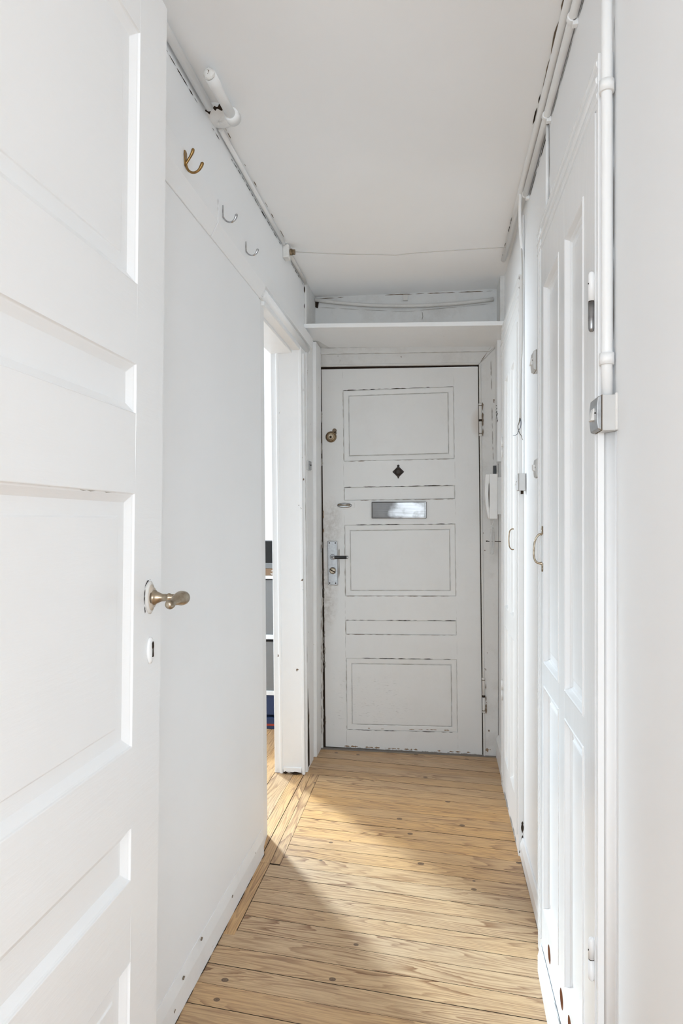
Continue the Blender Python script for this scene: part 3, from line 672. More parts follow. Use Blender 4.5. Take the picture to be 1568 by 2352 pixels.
mb = MB().lathe([(0, 0.019), (0.003, 0.0185), (0.004, 0.0165)], c, (0, -1, 0), 28); mb.build('knob_rosette', 'satin', lp)
mb = MB().lathe([(0.003, 0.0165), (0.012, 0.016), (0.014, 0.012)], c, (0, -1, 0), 24)
kb = mb.build('thumb_knob', 'nickel', lp)
MB().tube([c + Vector((-0.014, -0.0155, 0.007)), c + Vector((0.014, -0.0155, -0.007))], 0.0028, 8).build('knob_slot', 'grime_shade', kb)
# hinges
for z0, z1 in ((1.632, 1.806), (0.205, 0.392)):
    a, b = dloc(0.828, z0), dloc(0.828, z1); a.y = b.y = 3.572; d = (b - a).normalized(); L = (b - a).length
    root = MB().tube([a, a + d * 0.006, a + d * 0.014, a + d * (L * 0.46)], [0.004, 0.0085, 0.0072, 0.0075], 14).build('door_hinge', 'pipe_old', door_1)
    MB().tube([a + d * (L * 0.49), b - d * 0.014, b - d * 0.006, b], [0.0075, 0.0072, 0.0085, 0.004], 14).build('hinge_knuckle', 'pipe_old', root)
    MB().tube([a + d * (L * 0.445), a + d * (L * 0.505)], 0.0078, 12).build('hinge_gap', 'grime_shade', root)
    MB().tube([a + d * 0.013, a + d * 0.017], 0.0079, 12).build('hinge_ring', 'grime_shade_lt', root)
    MB().tube([b - d * 0.017, b - d * 0.013], 0.0079, 12).build('hinge_ring', 'grime_shade_lt', root)
    crack_or_shade([(a.x + 0.011, 3.5655, a.z), (b.x + 0.011, 3.5655, b.z)], 0.006, (0, -1, 0), 0.25, 0.01, int(z0 * 100)).build('crack_or_shade', 'grime_shade_lt', root)
# dark gap behind the door edge, and the threshold
mb = MB()
def strip(p0, p1, w0, w1, y=3.5895):
    a, b = dw((p0[0], 0, p0[1])), dw((p1[0], 0, p1[1])); a.y = b.y = y
    d = (b - a).normalized(); s = Vector((-d.z, 0, d.x))
    q = [a - s * w0, a + s * w0, b + s * w1, b - s * w1]
    mb.add(q + [v + Vector((0, 0.003, 0)) for v in q], [(0, 1, 2, 3), (7, 6, 5, 4)] + [(k, (k + 1) % 4, 4 + (k + 1) % 4, 4 + k) for k in range(4)])
strip((-0.004, 2.024), (0.83, 2.026), 0.012, 0.010); strip((-0.009, -0.004), (-0.005, 2.03), 0.012, 0.008); strip((0.826, -0.004), (0.826, 2.03), 0.008, 0.008)
mb.build('door_rebate', 'grime_shade', wall_front)
mb = MB().box(-0.66, 0.30, 3.56, 3.66, -0.004, 0.003)
struct(mb.build('trim_7', 'dustwood'), 'dark dusty wooden threshold under the entrance door', 'trim')
# door casing: left strip, head, right jamb with a mitre
root = struct(empty('trim_8', (-0.2, 3.60, 0)), 'dirty grey-white casing around the entrance door', 'trim')
def fx(z, side): # inner edge of the casing follows the door edge
    return (D0.x - 0.0035 - 0.0085 * (1 - z / 2.03) - 0.0114 * z) if side < 0 else (D0.x + 0.8235 - 0.0114 * z)
zt0, zt1 = 2.0285, 2.0145
head = MB()
outer = [(-0.66, 2.126), (0.262, 2.110)]
def hexq(mb, q, y0, y1):
    mb.add([(x, y0, z) for x, z in q] + [(x, y1, z) for x, z in q], [(3, 2, 1, 0), (4, 5, 6, 7)] + [(k, (k + 1) % 4, 4 + (k + 1) % 4, 4 + k) for k in range(4)])
hexq(head, [(fx(2.02, -1) - 0.01, zt0), (fx(2.015, 1), 2.013), (0.302, 2.112), (-0.66, 2.128)], 3.578, 3.62)
hexq(head, [(-0.655, 2.092), (0.255, 2.076), (0.300, 2.112), (-0.66, 2.128)], 3.566, 3.58)
hexq(head, [(fx(2.02, -1) - 0.01, zt0 + 0.001), (fx(2.02, 1), zt1 + 0.001), (fx(2.02, 1) + 0.008, zt1 + 0.009), (fx(2.02, -1) - 0.01, zt0 + 0.009)], 3.573, 3.58)
hd = head.build('door_casing', 'frame', root, 0.003)
crack_or_shade([(-0.64, 3.5655, 2.092), (0.25, 3.5655, 2.0765)], 0.0018, (0, -1, 0), 0.5, 0.012, 201).build('crack_or_shade', 'grime_shade_mid', hd)
crack_or_shade([(-0.60, 3.5655, 2.123), (0.255, 3.5655, 2.108)], 0.002, (0, -1, 0), 0.6, 0.012, 202).build('crack_or_shade', 'grime_shade_mid', hd)
right = MB()
hexq(right, [(fx(0, 1), -0.002), (0.300, -0.002), (0.302, 2.112), (fx(2.015, 1), 2.013)], 3.576, 3.62)
hexq(right, [(fx(0, 1) + 0.001, -0.002), (fx(0, 1) + 0.010, -0.002), (fx(2, 1) + 0.010, 2.018), (fx(2, 1) + 0.001, 2.012)], 3.571, 3.578)
rt = right.build('door_casing', 'frame', root, 0.003)
crack_or_shade([(fx(2, 1) + 0.006, 3.5655, 2.02), (0.236, 3.5655, 2.06), (0.262, 3.5655, 2.10)], 0.0022, (0, -1, 0), 0.05, 0.01, 203).build('crack_or_shade', 'grime_shade_lt', rt)
crack_or_shade([(0.262, 3.575, 2.09), (0.272, 3.575, 1.6), (0.276, 3.575, 1.5)], 0.0035, (0, -1, 0), 0.45, 0.010, 204).build('crack_or_shade', 'grime_shade_mid', rt)
crack_or_shade([(0.235, 3.575, 0.03), (0.262, 3.575, 0.035)], 0.010, (0, -1, 0), 0.0, 0.003, 205, 1.0).build('crack_or_shade', 'rawwood', rt)
left = MB()
hexq(left, [(-0.70, -0.002), (fx(0, -1), -0.002), (fx(2.03, -1), 2.03), (-0.70, 2.10)], 3.576, 3.62)
lt = left.build('door_casing', 'frame', root, 0.003)
crack_or_shade([(-0.606, 3.575, 0.02), (-0.615, 3.575, 1.1)], 0.004, (0, -1, 0), 0.5, 0.008, 206, 0.9).build('crack_or_shade', 'grime_shade_mid', lt)
crack_or_shade([(-0.616, 3.575, 1.5), (-0.620, 3.575, 1.8)], 0.007, (0, -1, 0), 0.4, 0.008, 207, 0.9).build('crack_or_shade', 'grime_shade_mid', lt)

# ================================================================== OVERHEAD SHELF
mb = MB(); q = [(XL, 2.143), (XR, 2.117), (XR, 2.097), (XL, 2.123)]
mb.add([(x, 3.18, z) for x, z in q] + [(x, 3.60, z + 0.003) for x, z in q], [(0, 1, 2, 3), (7, 6, 5, 4)] + [(k, (k + 1) % 4, 4 + (k + 1) % 4, 4 + k) for k in range(4)])
o = mb.build('overhead_shelf', 'jamb', bevel=0.002)
tag(o, 'white board shelf spanning the hall above the entrance door', 'shelf')

# ================================================================== LEFT OPEN DOOR (door_2)
XF = -0.520
door_2 = struct(empty('door_2', (XF, 0.44, 0.02)), 'white panelled door standing open against the left wall, tarnished lever handle', 'door')
def lw(p):      # local (y, depth, z) -> world; the free edge leans a little
    k = max(0.0, min(1.0, (p[0] - 0.45) / 0.7))
    return (XF + p[1], p[0] + k * 0.0265 * (p[2] - 1.2), p[2])
PL = [(0.56, 0.13, 1.118, 0.452), (0.56, 0.590, 1.116, 0.678), (0.56, 0.816, 1.116, 1.250), (0.56, 1.389, 1.117, 1.475), (0.56, 1.615, 1.117, 2.061)]
profL = [(0.0, 0.0), (0.0015, -0.0035), (0.004, -0.0045), (0.016, -0.0125), (0.018, -0.0125), (0.040, -0.0125), (0.0425, -0.0100), (0.046, -0.0100)]
smallL = [(0.0, 0.0), (0.0015, -0.0035), (0.004, -0.0045), (0.016, -0.0125), (0.018, -0.0125)]
mb = panel_leaf(0.44, 1.232, 0.02, 2.192, 0.04, PL, profL, smallL).warp(lw)
mb.build('door_leaf', 'door', door_2, 0.0015)
crack_or_shade([(XF - 0.004, 0.60, 1.476), (XF - 0.004, 0.83, 1.475)], 0.003, (1, 0, 0), 0.35, 0.01, 301).build('crack_or_shade', 'grime_shade_mid', door_2)
crack_or_shade([(XF - 0.003, 0.60, 1.253), (XF - 0.003, 1.05, 1.250)], 0.004, (1, 0, 0), 0.3, 0.01, 302).build('crack_or_shade', 'grime_shade_mid', door_2)
# hinge side of the opened leaf: two plain knuckle hinges on the doorway
for z in (0.35, 1.85):
    MB().tube([(XF - 0.0, 0.436, z - 0.05), (XF - 0.0, 0.436, z + 0.05)], 0.007, 12).build('door_hinge', 'pipe', door_2)
# lever handle
c = Vector((XF, 1.177, 1.064))
mb = MB().lathe([(0, 0.0295), (0.002, 0.0300), (0.004, 0.0270), (0.0045, 0.023)], c, (1, 0, 0), 32, 0.62, 1.0)
dh = mb.build('handle_rosette', 'pipe_old', door_2)
mb = MB().lathe([(0.003, 0.022), (0.005, 0.0215), (0.0065, 0.017), (0.009, 0.0165)], c, (1, 0, 0), 32, 0.66, 1.1); mb.build('rosette_face', 'tan', dh)
mb = MB().lathe([(0.006, 0.0135), (0.011, 0.0138), (0.013, 0.0115), (0.018, 0.0095), (0.024, 0.0070), (0.034, 0.0066), (0.036, 0.0082), (0.039, 0.0082), (0.041, 0.0066), (0.056, 0.0066), (0.060, 0.004)], c + Vector((0, 0, 0.0)), (1, 0, 0), 24)
lev = mb.build('handle_neck', 'nickel', dh)
hx = XF + 0.056
mb = MB().stube([(hx, 1.126, 1.057), (hx, 1.128, 1.057), (hx, 1.134, 1.057), (hx, 1.140, 1.0575), (hx, 1.143, 1.058), (hx + 0.001, 1.150, 1.060), (hx + 0.003, 1.162, 1.063), (hx + 0.004, 1.176, 1.0635), (hx + 0.004, 1.188, 1.063), (hx + 0.003, 1.196, 1.062), (hx + 0.002, 1.204, 1.061), (hx + 0.002, 1.207, 1.061)],
               [0.003, 0.0062, 0.0085, 0.0083, 0.0068, 0.0070, 0.0105, 0.0132, 0.0125, 0.0088, 0.0078, 0.004], 22)
mb.build('lever', 'nickel', dh)
crack_or_shade([(XF + 0.0006, 1.158, 1.038), (XF + 0.0006, 1.154, 1.062), (XF + 0.0006, 1.158, 1.086), (XF + 0.0006, 1.168, 1.094), (XF + 0.0006, 1.18, 1.096)], 0.0022, (1, 0, 0), 0.1, 0.003, 305).build('crack_or_shade', 'grime_shade', dh)
# keyhole cover
c = Vector((XF, 1.178, 0.968))
mb = MB().lathe([(0, 0.0245), (0.003, 0.0238), (0.005, 0.019), (0.0055, 0.010)], c, (1, 0, 0), 28, 0.55, 1.0)
kc = mb.build('keyhole_cover', 'door', door_2)
mb = MB().prism([(1.1765, 0.956), (1.1825, 0.956), (1.1812, 0.970), (1.1835, 0.974), (1.183, 0.981), (1.1795, 0.984), (1.176, 0.981), (1.1755, 0.974), (1.178, 0.970)], 'x', XF + 0.0052, XF + 0.0062)
mb.build('keyhole', 'grime_shade', kc)

# ================================================================== COAT RAIL AND HOOKS (left wall)
XRAIL = XL + 0.024
def rail(y0, y1, zt, cap):
    mb = MB().prism([(XL, 2.000), (XL + 0.004, 2.000), (XRAIL, 2.040), (XRAIL, zt), (XL, zt)], 'y', y0, y1)
    return mb
rail_near = rail(0.90, 1.838, 2.106, True).build('coat_rail', 'wall', bevel=0.0015)
tag(rail_near, 'white wall rail board under the ceiling carrying the brass double hook', 'coat rail', 'coat rail boards on the left wall')
crack_or_shade([(XRAIL + 0.0003, 1.838, 2.104), (XRAIL + 0.0003, 1.838, 2.070)], 0.004, (1, 0, 0), 0.1, 0.005, 401).build('crack_or_shade', 'grime_shade_lt', rail_near)
rail_far = rail(1.842, 2.37, 2.101, True).build('coat_rail', 'wall', bevel=0.0015)
tag(rail_far, 'white wall rail board carrying the two chrome hooks, ending at the doorway', 'coat rail', 'coat rail boards on the left wall')
y = 1.588
bh = empty('coat_hook', (XRAIL, y, 2.085)); tag(bh, 'old brass double coat hook on the wall rail', 'coat hook')
mb = MB().prism([(y - 0.006, 2.066), (y + 0.004, 2.064), (y + 0.009, 2.080), (y + 0.008, 2.099), (y + 0.003, 2.103), (y - 0.006, 2.102), (y - 0.009, 2.092)], 'x', XRAIL, XRAIL + 0.003)
mb.build('hook_plate', 'brass', bh, 0.001)
X = XRAIL
MB().stube([(X + 0.002, y, 2.070), (X + 0.008, y, 2.079), (X + 0.014, y, 2.088), (X + 0.019, y, 2.098), (X + 0.0205, y, 2.104), (X + 0.0205, y, 2.107)], [0.0032, 0.003, 0.0032, 0.0042, 0.0042, 0.002], 14).build('upper_prong', 'brass', bh)
MB().stube([(X + 0.001, y, 2.080), (X + 0.003, y, 2.068), (X + 0.008, y, 2.056), (X + 0.016, y, 2.0495), (X + 0.026, y, 2.0485), (X + 0.035, y, 2.0535), (X + 0.041, y, 2.062), (X + 0.044, y, 2.069), (X + 0.0445, y, 2.072)], [0.0032, 0.0032, 0.003, 0.0028, 0.0028, 0.0032, 0.0042, 0.0043, 0.002], 14).build('lower_prong', 'brass', bh)
y = 1.880
ck = empty('coat_hook', (XRAIL, y, 2.085)); tag(ck, 'larger chrome single coat hook, next to the brass hook', 'coat hook', 'chrome hooks on the rail')
MB().prism([(y - 0.004, 2.070), (y + 0.004, 2.070), (y + 0.005, 2.090), (y + 0.004, 2.103), (y, 2.106), (y - 0.004, 2.103), (y - 0.005, 2.090)], 'x', XRAIL, XRAIL + 0.0022).build('hook_plate', 'chrome', ck, 0.0008)
MB().stube([(X + 0.001, y, 2.078), (X + 0.002, y, 2.071), (X + 0.008, y, 2.062), (X + 0.016, y, 2.0565), (X + 0.025, y, 2.0555), (X + 0.034, y, 2.060), (X + 0.039, y, 2.069), (X + 0.0405, y, 2.075), (X + 0.0405, y, 2.0775)], [0.0024, 0.0024, 0.0024, 0.0025, 0.0026, 0.0031, 0.0042, 0.0043, 0.002], 12).build('hook_arm', 'chrome', ck)
c2 = copy_tree(ck, (XRAIL, 2.115, 2.079)); c2['label'] = 'smaller chrome single coat hook, next to the head of the doorway'; c2.scale = (0.96, 0.96, 0.92)

# ================================================================== PIPES, CONDUIT AND CABLES
def pipe(name, pts, r, mat, label, cat, n=14, group=None, broken=None):
    o = MB().tube(pts, r, n).build(name, mat); tag(o, label, cat, group); return o
# left ceiling corner; dark slivers paint the shade behind the conduits
o = pipe('conduit', [(XL + 0.017, 0.70, ZC - 0.017), (XL + 0.017, 1.30, ZC - 0.017), (XL + 0.016, 1.79, ZC - 0.015)], 0.0105, 'pipe', 'white painted conduit in the left ceiling corner, ending at the dirty hole', 'conduit')
crack_or_shade([(XL + 0.0006, 1.50, 2.312), (XL + 0.0006, 1.60, 2.311), (XL + 0.0006, 1.74, 2.313)], 0.0028, (1, 0, 0), 0.15, 0.008, 501, 0.7).build('crack_or_shade', 'grime_shade', o)
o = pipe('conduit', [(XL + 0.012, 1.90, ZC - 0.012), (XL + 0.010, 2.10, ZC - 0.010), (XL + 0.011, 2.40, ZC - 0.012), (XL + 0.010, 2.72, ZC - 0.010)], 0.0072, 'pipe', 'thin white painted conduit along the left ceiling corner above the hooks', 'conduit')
crack_or_shade([(XL + 0.0006, 1.86, 2.316), (XL + 0.0006, 2.12, 2.325), (XL + 0.0006, 2.70, 2.325)], 0.0030, (1, 0, 0), 0.45, 0.008, 502, 0.8).build('crack_or_shade', 'grime_shade', o)
crack_or_shade([(XL + 0.021, 1.88, ZC - 0.0006), (XL + 0.019, 2.72, ZC - 0.0006)], 0.0018, (0, 0, -1), 0.62, 0.008, 503, 0.8).build('crack_or_shade', 'grime_shade_lt', o)
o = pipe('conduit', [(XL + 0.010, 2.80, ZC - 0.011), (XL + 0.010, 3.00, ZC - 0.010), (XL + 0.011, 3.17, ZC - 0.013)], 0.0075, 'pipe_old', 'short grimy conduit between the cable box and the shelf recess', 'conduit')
crack_or_shade([(XL + 0.0006, 2.82, 2.326), (XL + 0.0006, 3.16, 2.322)], 0.003, (1, 0, 0), 0.4, 0.008, 504, 0.8).build('crack_or_shade', 'grime_shade', o)
# plaster lump with a dark hole where the old pipe comes through
rnd = random.Random(11)
def lump(cx, cy, cz, rx, ry, rz, seed, nu=14, nv=9):
    rr = random.Random(seed); mb = MB(); vs_ = []
    for j in range(nv + 1):
        ph = -pi / 2 + pi * j / nv
        for i in range(nu):
            th = 2 * pi * i / nu; k = 1 + rr.uniform(-0.08, 0.08)
            vs_.append((cx + rx * cos(ph) * cos(th) * k, cy + ry * cos(ph) * sin(th) * k, cz + rz * sin(ph) * k))
    mb.add(vs_, [(j * nu + i, j * nu + (i + 1) % nu, (j + 1) * nu + (i + 1) % nu, (j + 1) * nu + i) for j in range(nv) for i in range(nu)], True)
    return mb
o = lump(XL + 0.024, 1.848, ZC - 0.002, 0.046, 0.055, 0.018, 5, 22, 12).build('plaster_patch', 'pipe')
tag(o, 'lumpy white plaster patch under the capped pipe stub, beside a dirty hole', 'plaster patch')
crack_or_shade([(XL + 0.004, 1.790, ZC - 0.022), (XL + 0.030, 1.792, ZC - 0.018), (XL + 0.052, 1.795, ZC - 0.014), (XL + 0.064, 1.81, ZC - 0.012)], 0.013, (0, -0.7, -0.7), 0.0, 0.0045, 506, 0.9).build('hole', 'grime_shade', o)
st = empty('pipe_stub', (-0.568, 1.74, ZC - 0.04)); tag(st, 'cut-off white painted pipe stub under the ceiling, crusty open end', 'pipe')
MB().tube([(-0.561, 1.625, 2.307), (-0.561, 1.66, 2.308), (-0.5605, 1.70, 2.308), (-0.560, 1.80, 2.310)], [0.0155, 0.0155, 0.0135, 0.0135], 20).build('stub_pipe', 'pipe', st)
lump(-0.5615, 1.622, 2.307, 0.0145, 0.010, 0.0145, 9).build('crusty_end', 'plaster', st)
MB().tube([(-0.560, 1.790, 2.310), (-0.560, 1.800, 2.311), (-0.559, 1.822, 2.313)], [0.018, 0.0205, 0.0205], 20).build('stub_collar', 'pipe', st)
crack_or_shade([(-0.568, 1.6135, 2.304), (-0.558, 1.6125, 2.309)], 0.008, (0, -1, 0), 0.0, 0.003, 507, 0.7).build('rust_patch', 'grime_shade_lt', st)
# cable box of plaster at the left corner, with its brown gland and the slack cable to the right corner
cb = empty('cable_box', (XL + 0.012, 2.76, ZC - 0.05)); tag(cb, 'small plastered cable box high on the left wall with brown gland', 'cable box')
MB().hexa([(XL, 2.735, 2.285), (XL + 0.026, 2.735, 2.288), (XL + 0.024, 2.79, 2.290), (XL, 2.79, 2.288), (XL, 2.735, 2.340), (XL + 0.026, 2.735, 2.342), (XL + 0.024, 2.79, 2.342), (XL, 2.79, 2.340)]).build('box_body', 'plaster', cb, 0.005)
MB().tube([(XL + 0.024, 2.765, 2.318), (XL + 0.034, 2.765, 2.318), (XL + 0.034, 2.765, 2.318), (XL + 0.046, 2.765, 2.317)], [0.013, 0.013, 0.0105, 0.0105], 16).build('cable_gland', 'tarnish', cb)
pts = [(-0.590, 2.765, 2.318), (-0.48, 2.77, 2.308), (-0.368, 2.78, 2.302), (-0.25, 2.78, 2.294), (-0.185, 2.78, 2.288), (-0.163, 2.78, 2.288), (-0.10, 2.78, 2.291), (-0.014, 2.78, 2.2925), (0.12, 2.78, 2.294), (0.262, 2.78, 2.294)]
pts = smooth_path(pts)[0]
pipe('loose_cable', pts, 0.0016, 'cable', 'thin grey cable hanging slack across the hall under the ceiling', 'cable', 8)
# post on the front edge of the recess
# pipe at the back of the recess, sagging
pts = [(-0.622 + 0.885 * t, 3.402, 2.327 - 0.037 * t - 0.032 * 4 * t * (1 - t) * (1.0)) for t in [i / 14 for i in range(15)]]
pipe('sagging_pipe', pts, 0.0085, 'pipe_old', 'sagging grey painted pipe across the recess above the shelf', 'pipe')
o = MB().box(-0.178, -0.154, 3.408, 3.42, 2.305, 2.335).build('pipe_clip', 'pipe_old', bevel=0.002)
tag(o, 'small grey pipe clip on the wall above the sagging pipe', 'pipe clip')
crack_or_shade([(-0.60, 3.4185, 2.292), (-0.17, 3.4185, 2.252), (0.25, 3.4185, 2.272)], 0.0022, (0, -1, 0), 0.15, 0.02, 510, 0.3).build('crack_or_shade', 'grime_shade_mid', bpy.data.objects['wall_upper'])  # shade under the sagging pipe, painted on the wall behind it
# right ceiling corner: two parallel pipes, gap shadow painted in as dark slivers
upper = pipe('ceiling_pipe', [(0.279, 0.70, 2.334), (0.279, 1.5, 2.334), (0.279, 1.93, 2.335), (0.277, 2.40, 2.333), (0.276, 3.02, 2.335)], 0.0105, 'pipe', 'white pipe touching the ceiling in the right corner', 'pipe')
crack_or_shade([(0.288, 1.75, 2.3215), (0.2885, 2.3, 2.3215)], 0.0035, (-0.6, 0, -0.8), 0.25, 0.02, 520, 0.4).build('crack_or_shade', 'grime_shade', upper)
crack_or_shade([(0.2675, 1.88, 2.3435), (0.2668, 2.02, 2.3435)], 0.003, (-0.3, 0, -1), 0.1, 0.02, 521, 0.4).build('crack_or_shade', 'grime_shade', upper)
crack_or_shade([(0.2655, 2.55, 2.326), (0.2655, 2.68, 2.326), (0.265, 2.95, 2.327)], 0.003, (-1, 0, -0.5), 0.5, 0.008, 522, 0.7).build('crack_or_shade', 'grime_shade', upper)
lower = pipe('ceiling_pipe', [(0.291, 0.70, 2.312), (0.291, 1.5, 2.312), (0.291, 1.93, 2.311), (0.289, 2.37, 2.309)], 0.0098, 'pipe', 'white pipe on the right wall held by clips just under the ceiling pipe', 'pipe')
crack_or_shade([(XR - 0.0006, 0.9, 2.301), (XR - 0.0006, 1.545, 2.301)], 0.0024, (-1, 0, 0), 0.05, 0.02, 523, 0.3).build('crack_or_shade', 'grime_shade', lower)
crack_or_shade([(XR - 0.0006, 1.575, 2.300), (XR - 0.0006, 1.90, 2.300)], 0.0026, (-1, 0, 0), 0.0, 0.02, 524, 0.3).build('crack_or_shade', 'grime_shade', lower)
crack_or_shade([(XR - 0.0006, 1.97, 2.296), (XR - 0.0006, 2.36, 2.297)], 0.0060, (-1, 0, 0), 0.0, 0.02, 525, 0.25).build('crack_or_shade', 'grime_shade', lower)
for y, lb in ((1.56, 'white pipe clip on the wall pipe, above the middle of the near cupboard'), (1.925, 'white pipe clip where the thin conduit drops to the cupboard'), (2.375, 'white pipe clip at the far end of the wall pipe')):
    mb = MB().tube([(0.290, y - 0.007, 2.311), (0.290, y + 0.007, 2.311)], 0.0118, 16); mb.box(0.290, XR, y - 0.007, y + 0.007, 2.292, 2.306)
    tag(mb.build('pipe_clip', 'pipe', bevel=0.001), lb, 'pipe clip', 'clips on the right ceiling pipes')
o = pipe('thin_conduit', [(0.297, 1.955, 2.300), (0.2965, 1.955, 2.20), (0.2965, 1.955, 2.045)], 0.0045, 'pipe', 'thin white conduit dropping from the ceiling pipes to the cupboard top', 'conduit', 10)
crack_or_shade([(XR - 0.0006, 1.948, 2.295), (XR - 0.0006, 1.946, 2.20), (XR - 0.0006, 1.948, 2.05)], 0.0028, (-1, 0, 0), 0.1, 0.02, 527, 0.5).build('crack_or_shade', 'grime_shade_lt', o)  # painted shade of the gap behind the thin conduit
# vertical conduit by the near cupboard, with two clips, ending at the switch
o = empty('wall_conduit', (0.288, 1.236, 1.42)); tag(o, 'thick white vertical conduit running down to the nearest light switch', 'conduit')
MB().tube([(0.2875, 1.236, ZC), (0.2875, 1.237, 1.95), (0.288, 1.238, 1.50), (0.288, 1.236, 1.415)], 0.0093, 16).build('conduit_pipe', 'pipe', o)
crack_or_shade([(XR - 0.0006, 1.244, 2.12), (XR - 0.0006, 1.246, 1.85), (XR - 0.0006, 1.247, 1.50)], 0.0026, (-1, 0, 0), 0.2, 0.02, 530, 0.4).build('crack_or_shade', 'grime_shade_lt', o)  # shadow between conduit and wall, put in as a dark line
for z in (1.955, 1.483):
    mb = MB().tube([(0.2875, 1.236, z - 0.010), (0.2875, 1.236, z + 0.010)], 0.0125, 16); mb.build('conduit_clip', 'pipe', o)

# ================================================================== RIGHT CUPBOARDS
def cupboard(name, label, xf, y_near, y_far, top, leaf_y, cols, rows, mat, holes=(), frame_far=None):
    root = empty(name, (xf, (y_near + y_far) / 2, 0)); tag(root, label, 'cupboard')
    l0, l1 = leaf_y
    fr = MB()
    lt = 1.935
    fr.box(xf, XR, y_near, l0 - 0.002, 0.0, top)                   # near stile
    fr.box(xf, XR, l1 + 0.002, y_far, 0.0, top)                    # far stile
    fr.box(xf, XR, l0 - 0.002, l1 + 0.002, lt, top)                # head
    fr.box(xf + 0.001, XR, l0 - 0.002, l1 + 0.002, 0.0, 0.057)      # bottom rail behind the door foot
    # mouldings on the far stile and on the head
    w = y_far - l1
    for k in (0.25, 0.50, 0.78):
        fr.box(xf - 0.003, xf, l1 + w * k - 0.004, l1 + w * k + 0.004, 0.06, top - 0.012)
    h = top - lt
    for k, t in ((0.18, 0.002), (0.48, 0.0035), (0.80, 0.0025)):
        a = lt + h * k
        fr.prism([(xf, a - 0.007), (xf - t, a - 0.003), (xf - t - 0.001, a + 0.003), (xf, a + 0.008)], 'y', y_near + 0.002, y_far - 0.002)
    fr.build('cupboard_frame', mat, root, 0.002)
    pans = [(a, r0, b, r1) for (a, b) in cols for (r0, r1) in rows]
    prof = [(0.0, 0.0), (0.001, 0.0014), (0.004, 0.0016), (0.006, 0.0), (0.011, -0.009), (0.0135, -0.0105), (0.016, -0.014), (0.034, -0.014), (0.037, -0.010), (0.041, -0.0095)]
    lf = panel_leaf(l0, l1, 0.060, 1.930, 0.020, pans, prof, None, holes)
    lf.warp(lambda p: (xf - 0.002 - p[1], p[0], p[2]))
    leaf = lf.build('cupboard_door', mat, root, 0.001)
    return root, leaf
# near cupboard
near, near_leaf = cupboard('built_in_cupboard', 'tall glossy white panelled cupboard with round vent holes along its foot', 0.2765, 1.252, 1.990, 2.026,
    (1.268, 1.908), [(1.366, 1.562), (1.640, 1.868)], [(0.172, 0.768), (0.826, 1.828)], 'gloss', [(1.776, 0.112, 0.0215), (1.602, 0.120, 0.0215), (1.504, 0.128, 0.0215)])
for y, z in ((1.776, 0.112), (1.602, 0.120), (1.504, 0.128)):
    cup = MB(); n_ = 32; pts_ = [(y + 0.0215 * cos(2 * pi * k / n_), z + 0.0215 * sin(2 * pi * k / n_)) for k in range(n_)]
    cup.add([(0.2746, a_, b_) for a_, b_ in pts_] + [(0.2850, a_, b_) for a_, b_ in pts_], [(k, (k + 1) % n_, n_ + (k + 1) % n_, n_ + k) for k in range(n_)])
    cup.add([(0.2850, a_, b_) for a_, b_ in pts_], [tuple(range(n_))])
    cup.build('vent_hole', 'hole_wood', near_leaf)
# bow handle
mb = MB()
yb, xb = 1.880, 0.2735
mb.stube([(xb - 0.001, yb, 1.168), (xb - 0.006, yb, 1.169), (xb - 0.014, yb, 1.163), (xb - 0.020, yb, 1.150), (xb - 0.0225, yb, 1.130), (xb - 0.0225, yb, 1.110), (xb - 0.018, yb, 1.096), (xb - 0.009, yb, 1.091), (xb - 0.001, yb, 1.091)],
        [0.0035, 0.003, 0.0028, 0.0027, 0.0027, 0.0027, 0.0028, 0.0032, 0.0045], 12)
hd = mb.build('cupboard_handle', 'nickel', near_leaf)
for z, s in ((1.172, 1), (1.087, -1)):
    MB().prism([(yb - 0.005, z - 0.004 * s), (yb + 0.005, z - 0.004 * s), (yb + 0.006, z + 0.003 * s), (yb + 0.003, z + 0.008 * s), (yb + 0.004, z + 0.013 * s), (yb, z + 0.019 * s), (yb - 0.004, z + 0.013 * s), (yb - 0.003, z + 0.008 * s), (yb - 0.006, z + 0.003 * s)], 'x', xb - 0.003, xb + 0.001).build('handle_foot', 'nickel', hd, 0.0008)
# two lift-off hinges
for z0, z1, m0 in ((1.542, 1.650, 'steel'), (0.378, 0.456, 'gloss')):
    zm = (z0 + z1) / 2; x_, y_ = 0.2705, 1.276
    h = MB().tube([(x_, y_, zm + 0.0008), (x_, y_, z1 - 0.006), (x_, y_, z1 - 0.002), (x_, y_, z1)], [0.0056, 0.0056, 0.0045, 0.002], 16).build('cupboard_hinge', 'gloss', near)
    MB().tube([(x_, y_, z0), (x_, y_, z0 + 0.002), (x_, y_, z0 + 0.006), (x_, y_, zm - 0.0008)], [0.002, 0.0045, 0.0058, 0.0058], 16).build('hinge_knuckle', m0, h)
    MB().tube([(x_, y_, zm - 0.001), (x_, y_, zm + 0.001)], 0.0052, 16).build('hinge_gap', 'grime_shade', h)
    MB().tube([(x_ - 0.0052, y_ - 0.002, z1 - 0.022), (x_ - 0.0062, y_ - 0.002, z1 - 0.022)], 0.0013, 8).build('hinge_dot', 'grime_shade', h)
MB().prism([(XR, 1.2525), (0.286, 1.2525), (0.2915, 1.2485), (0.2965, 1.242), (0.3000, 1.234), (XR, 1.228)], 'z', 0.0, 1.357, smooth=True).build('plaster_fillet', 'wall_r', near)
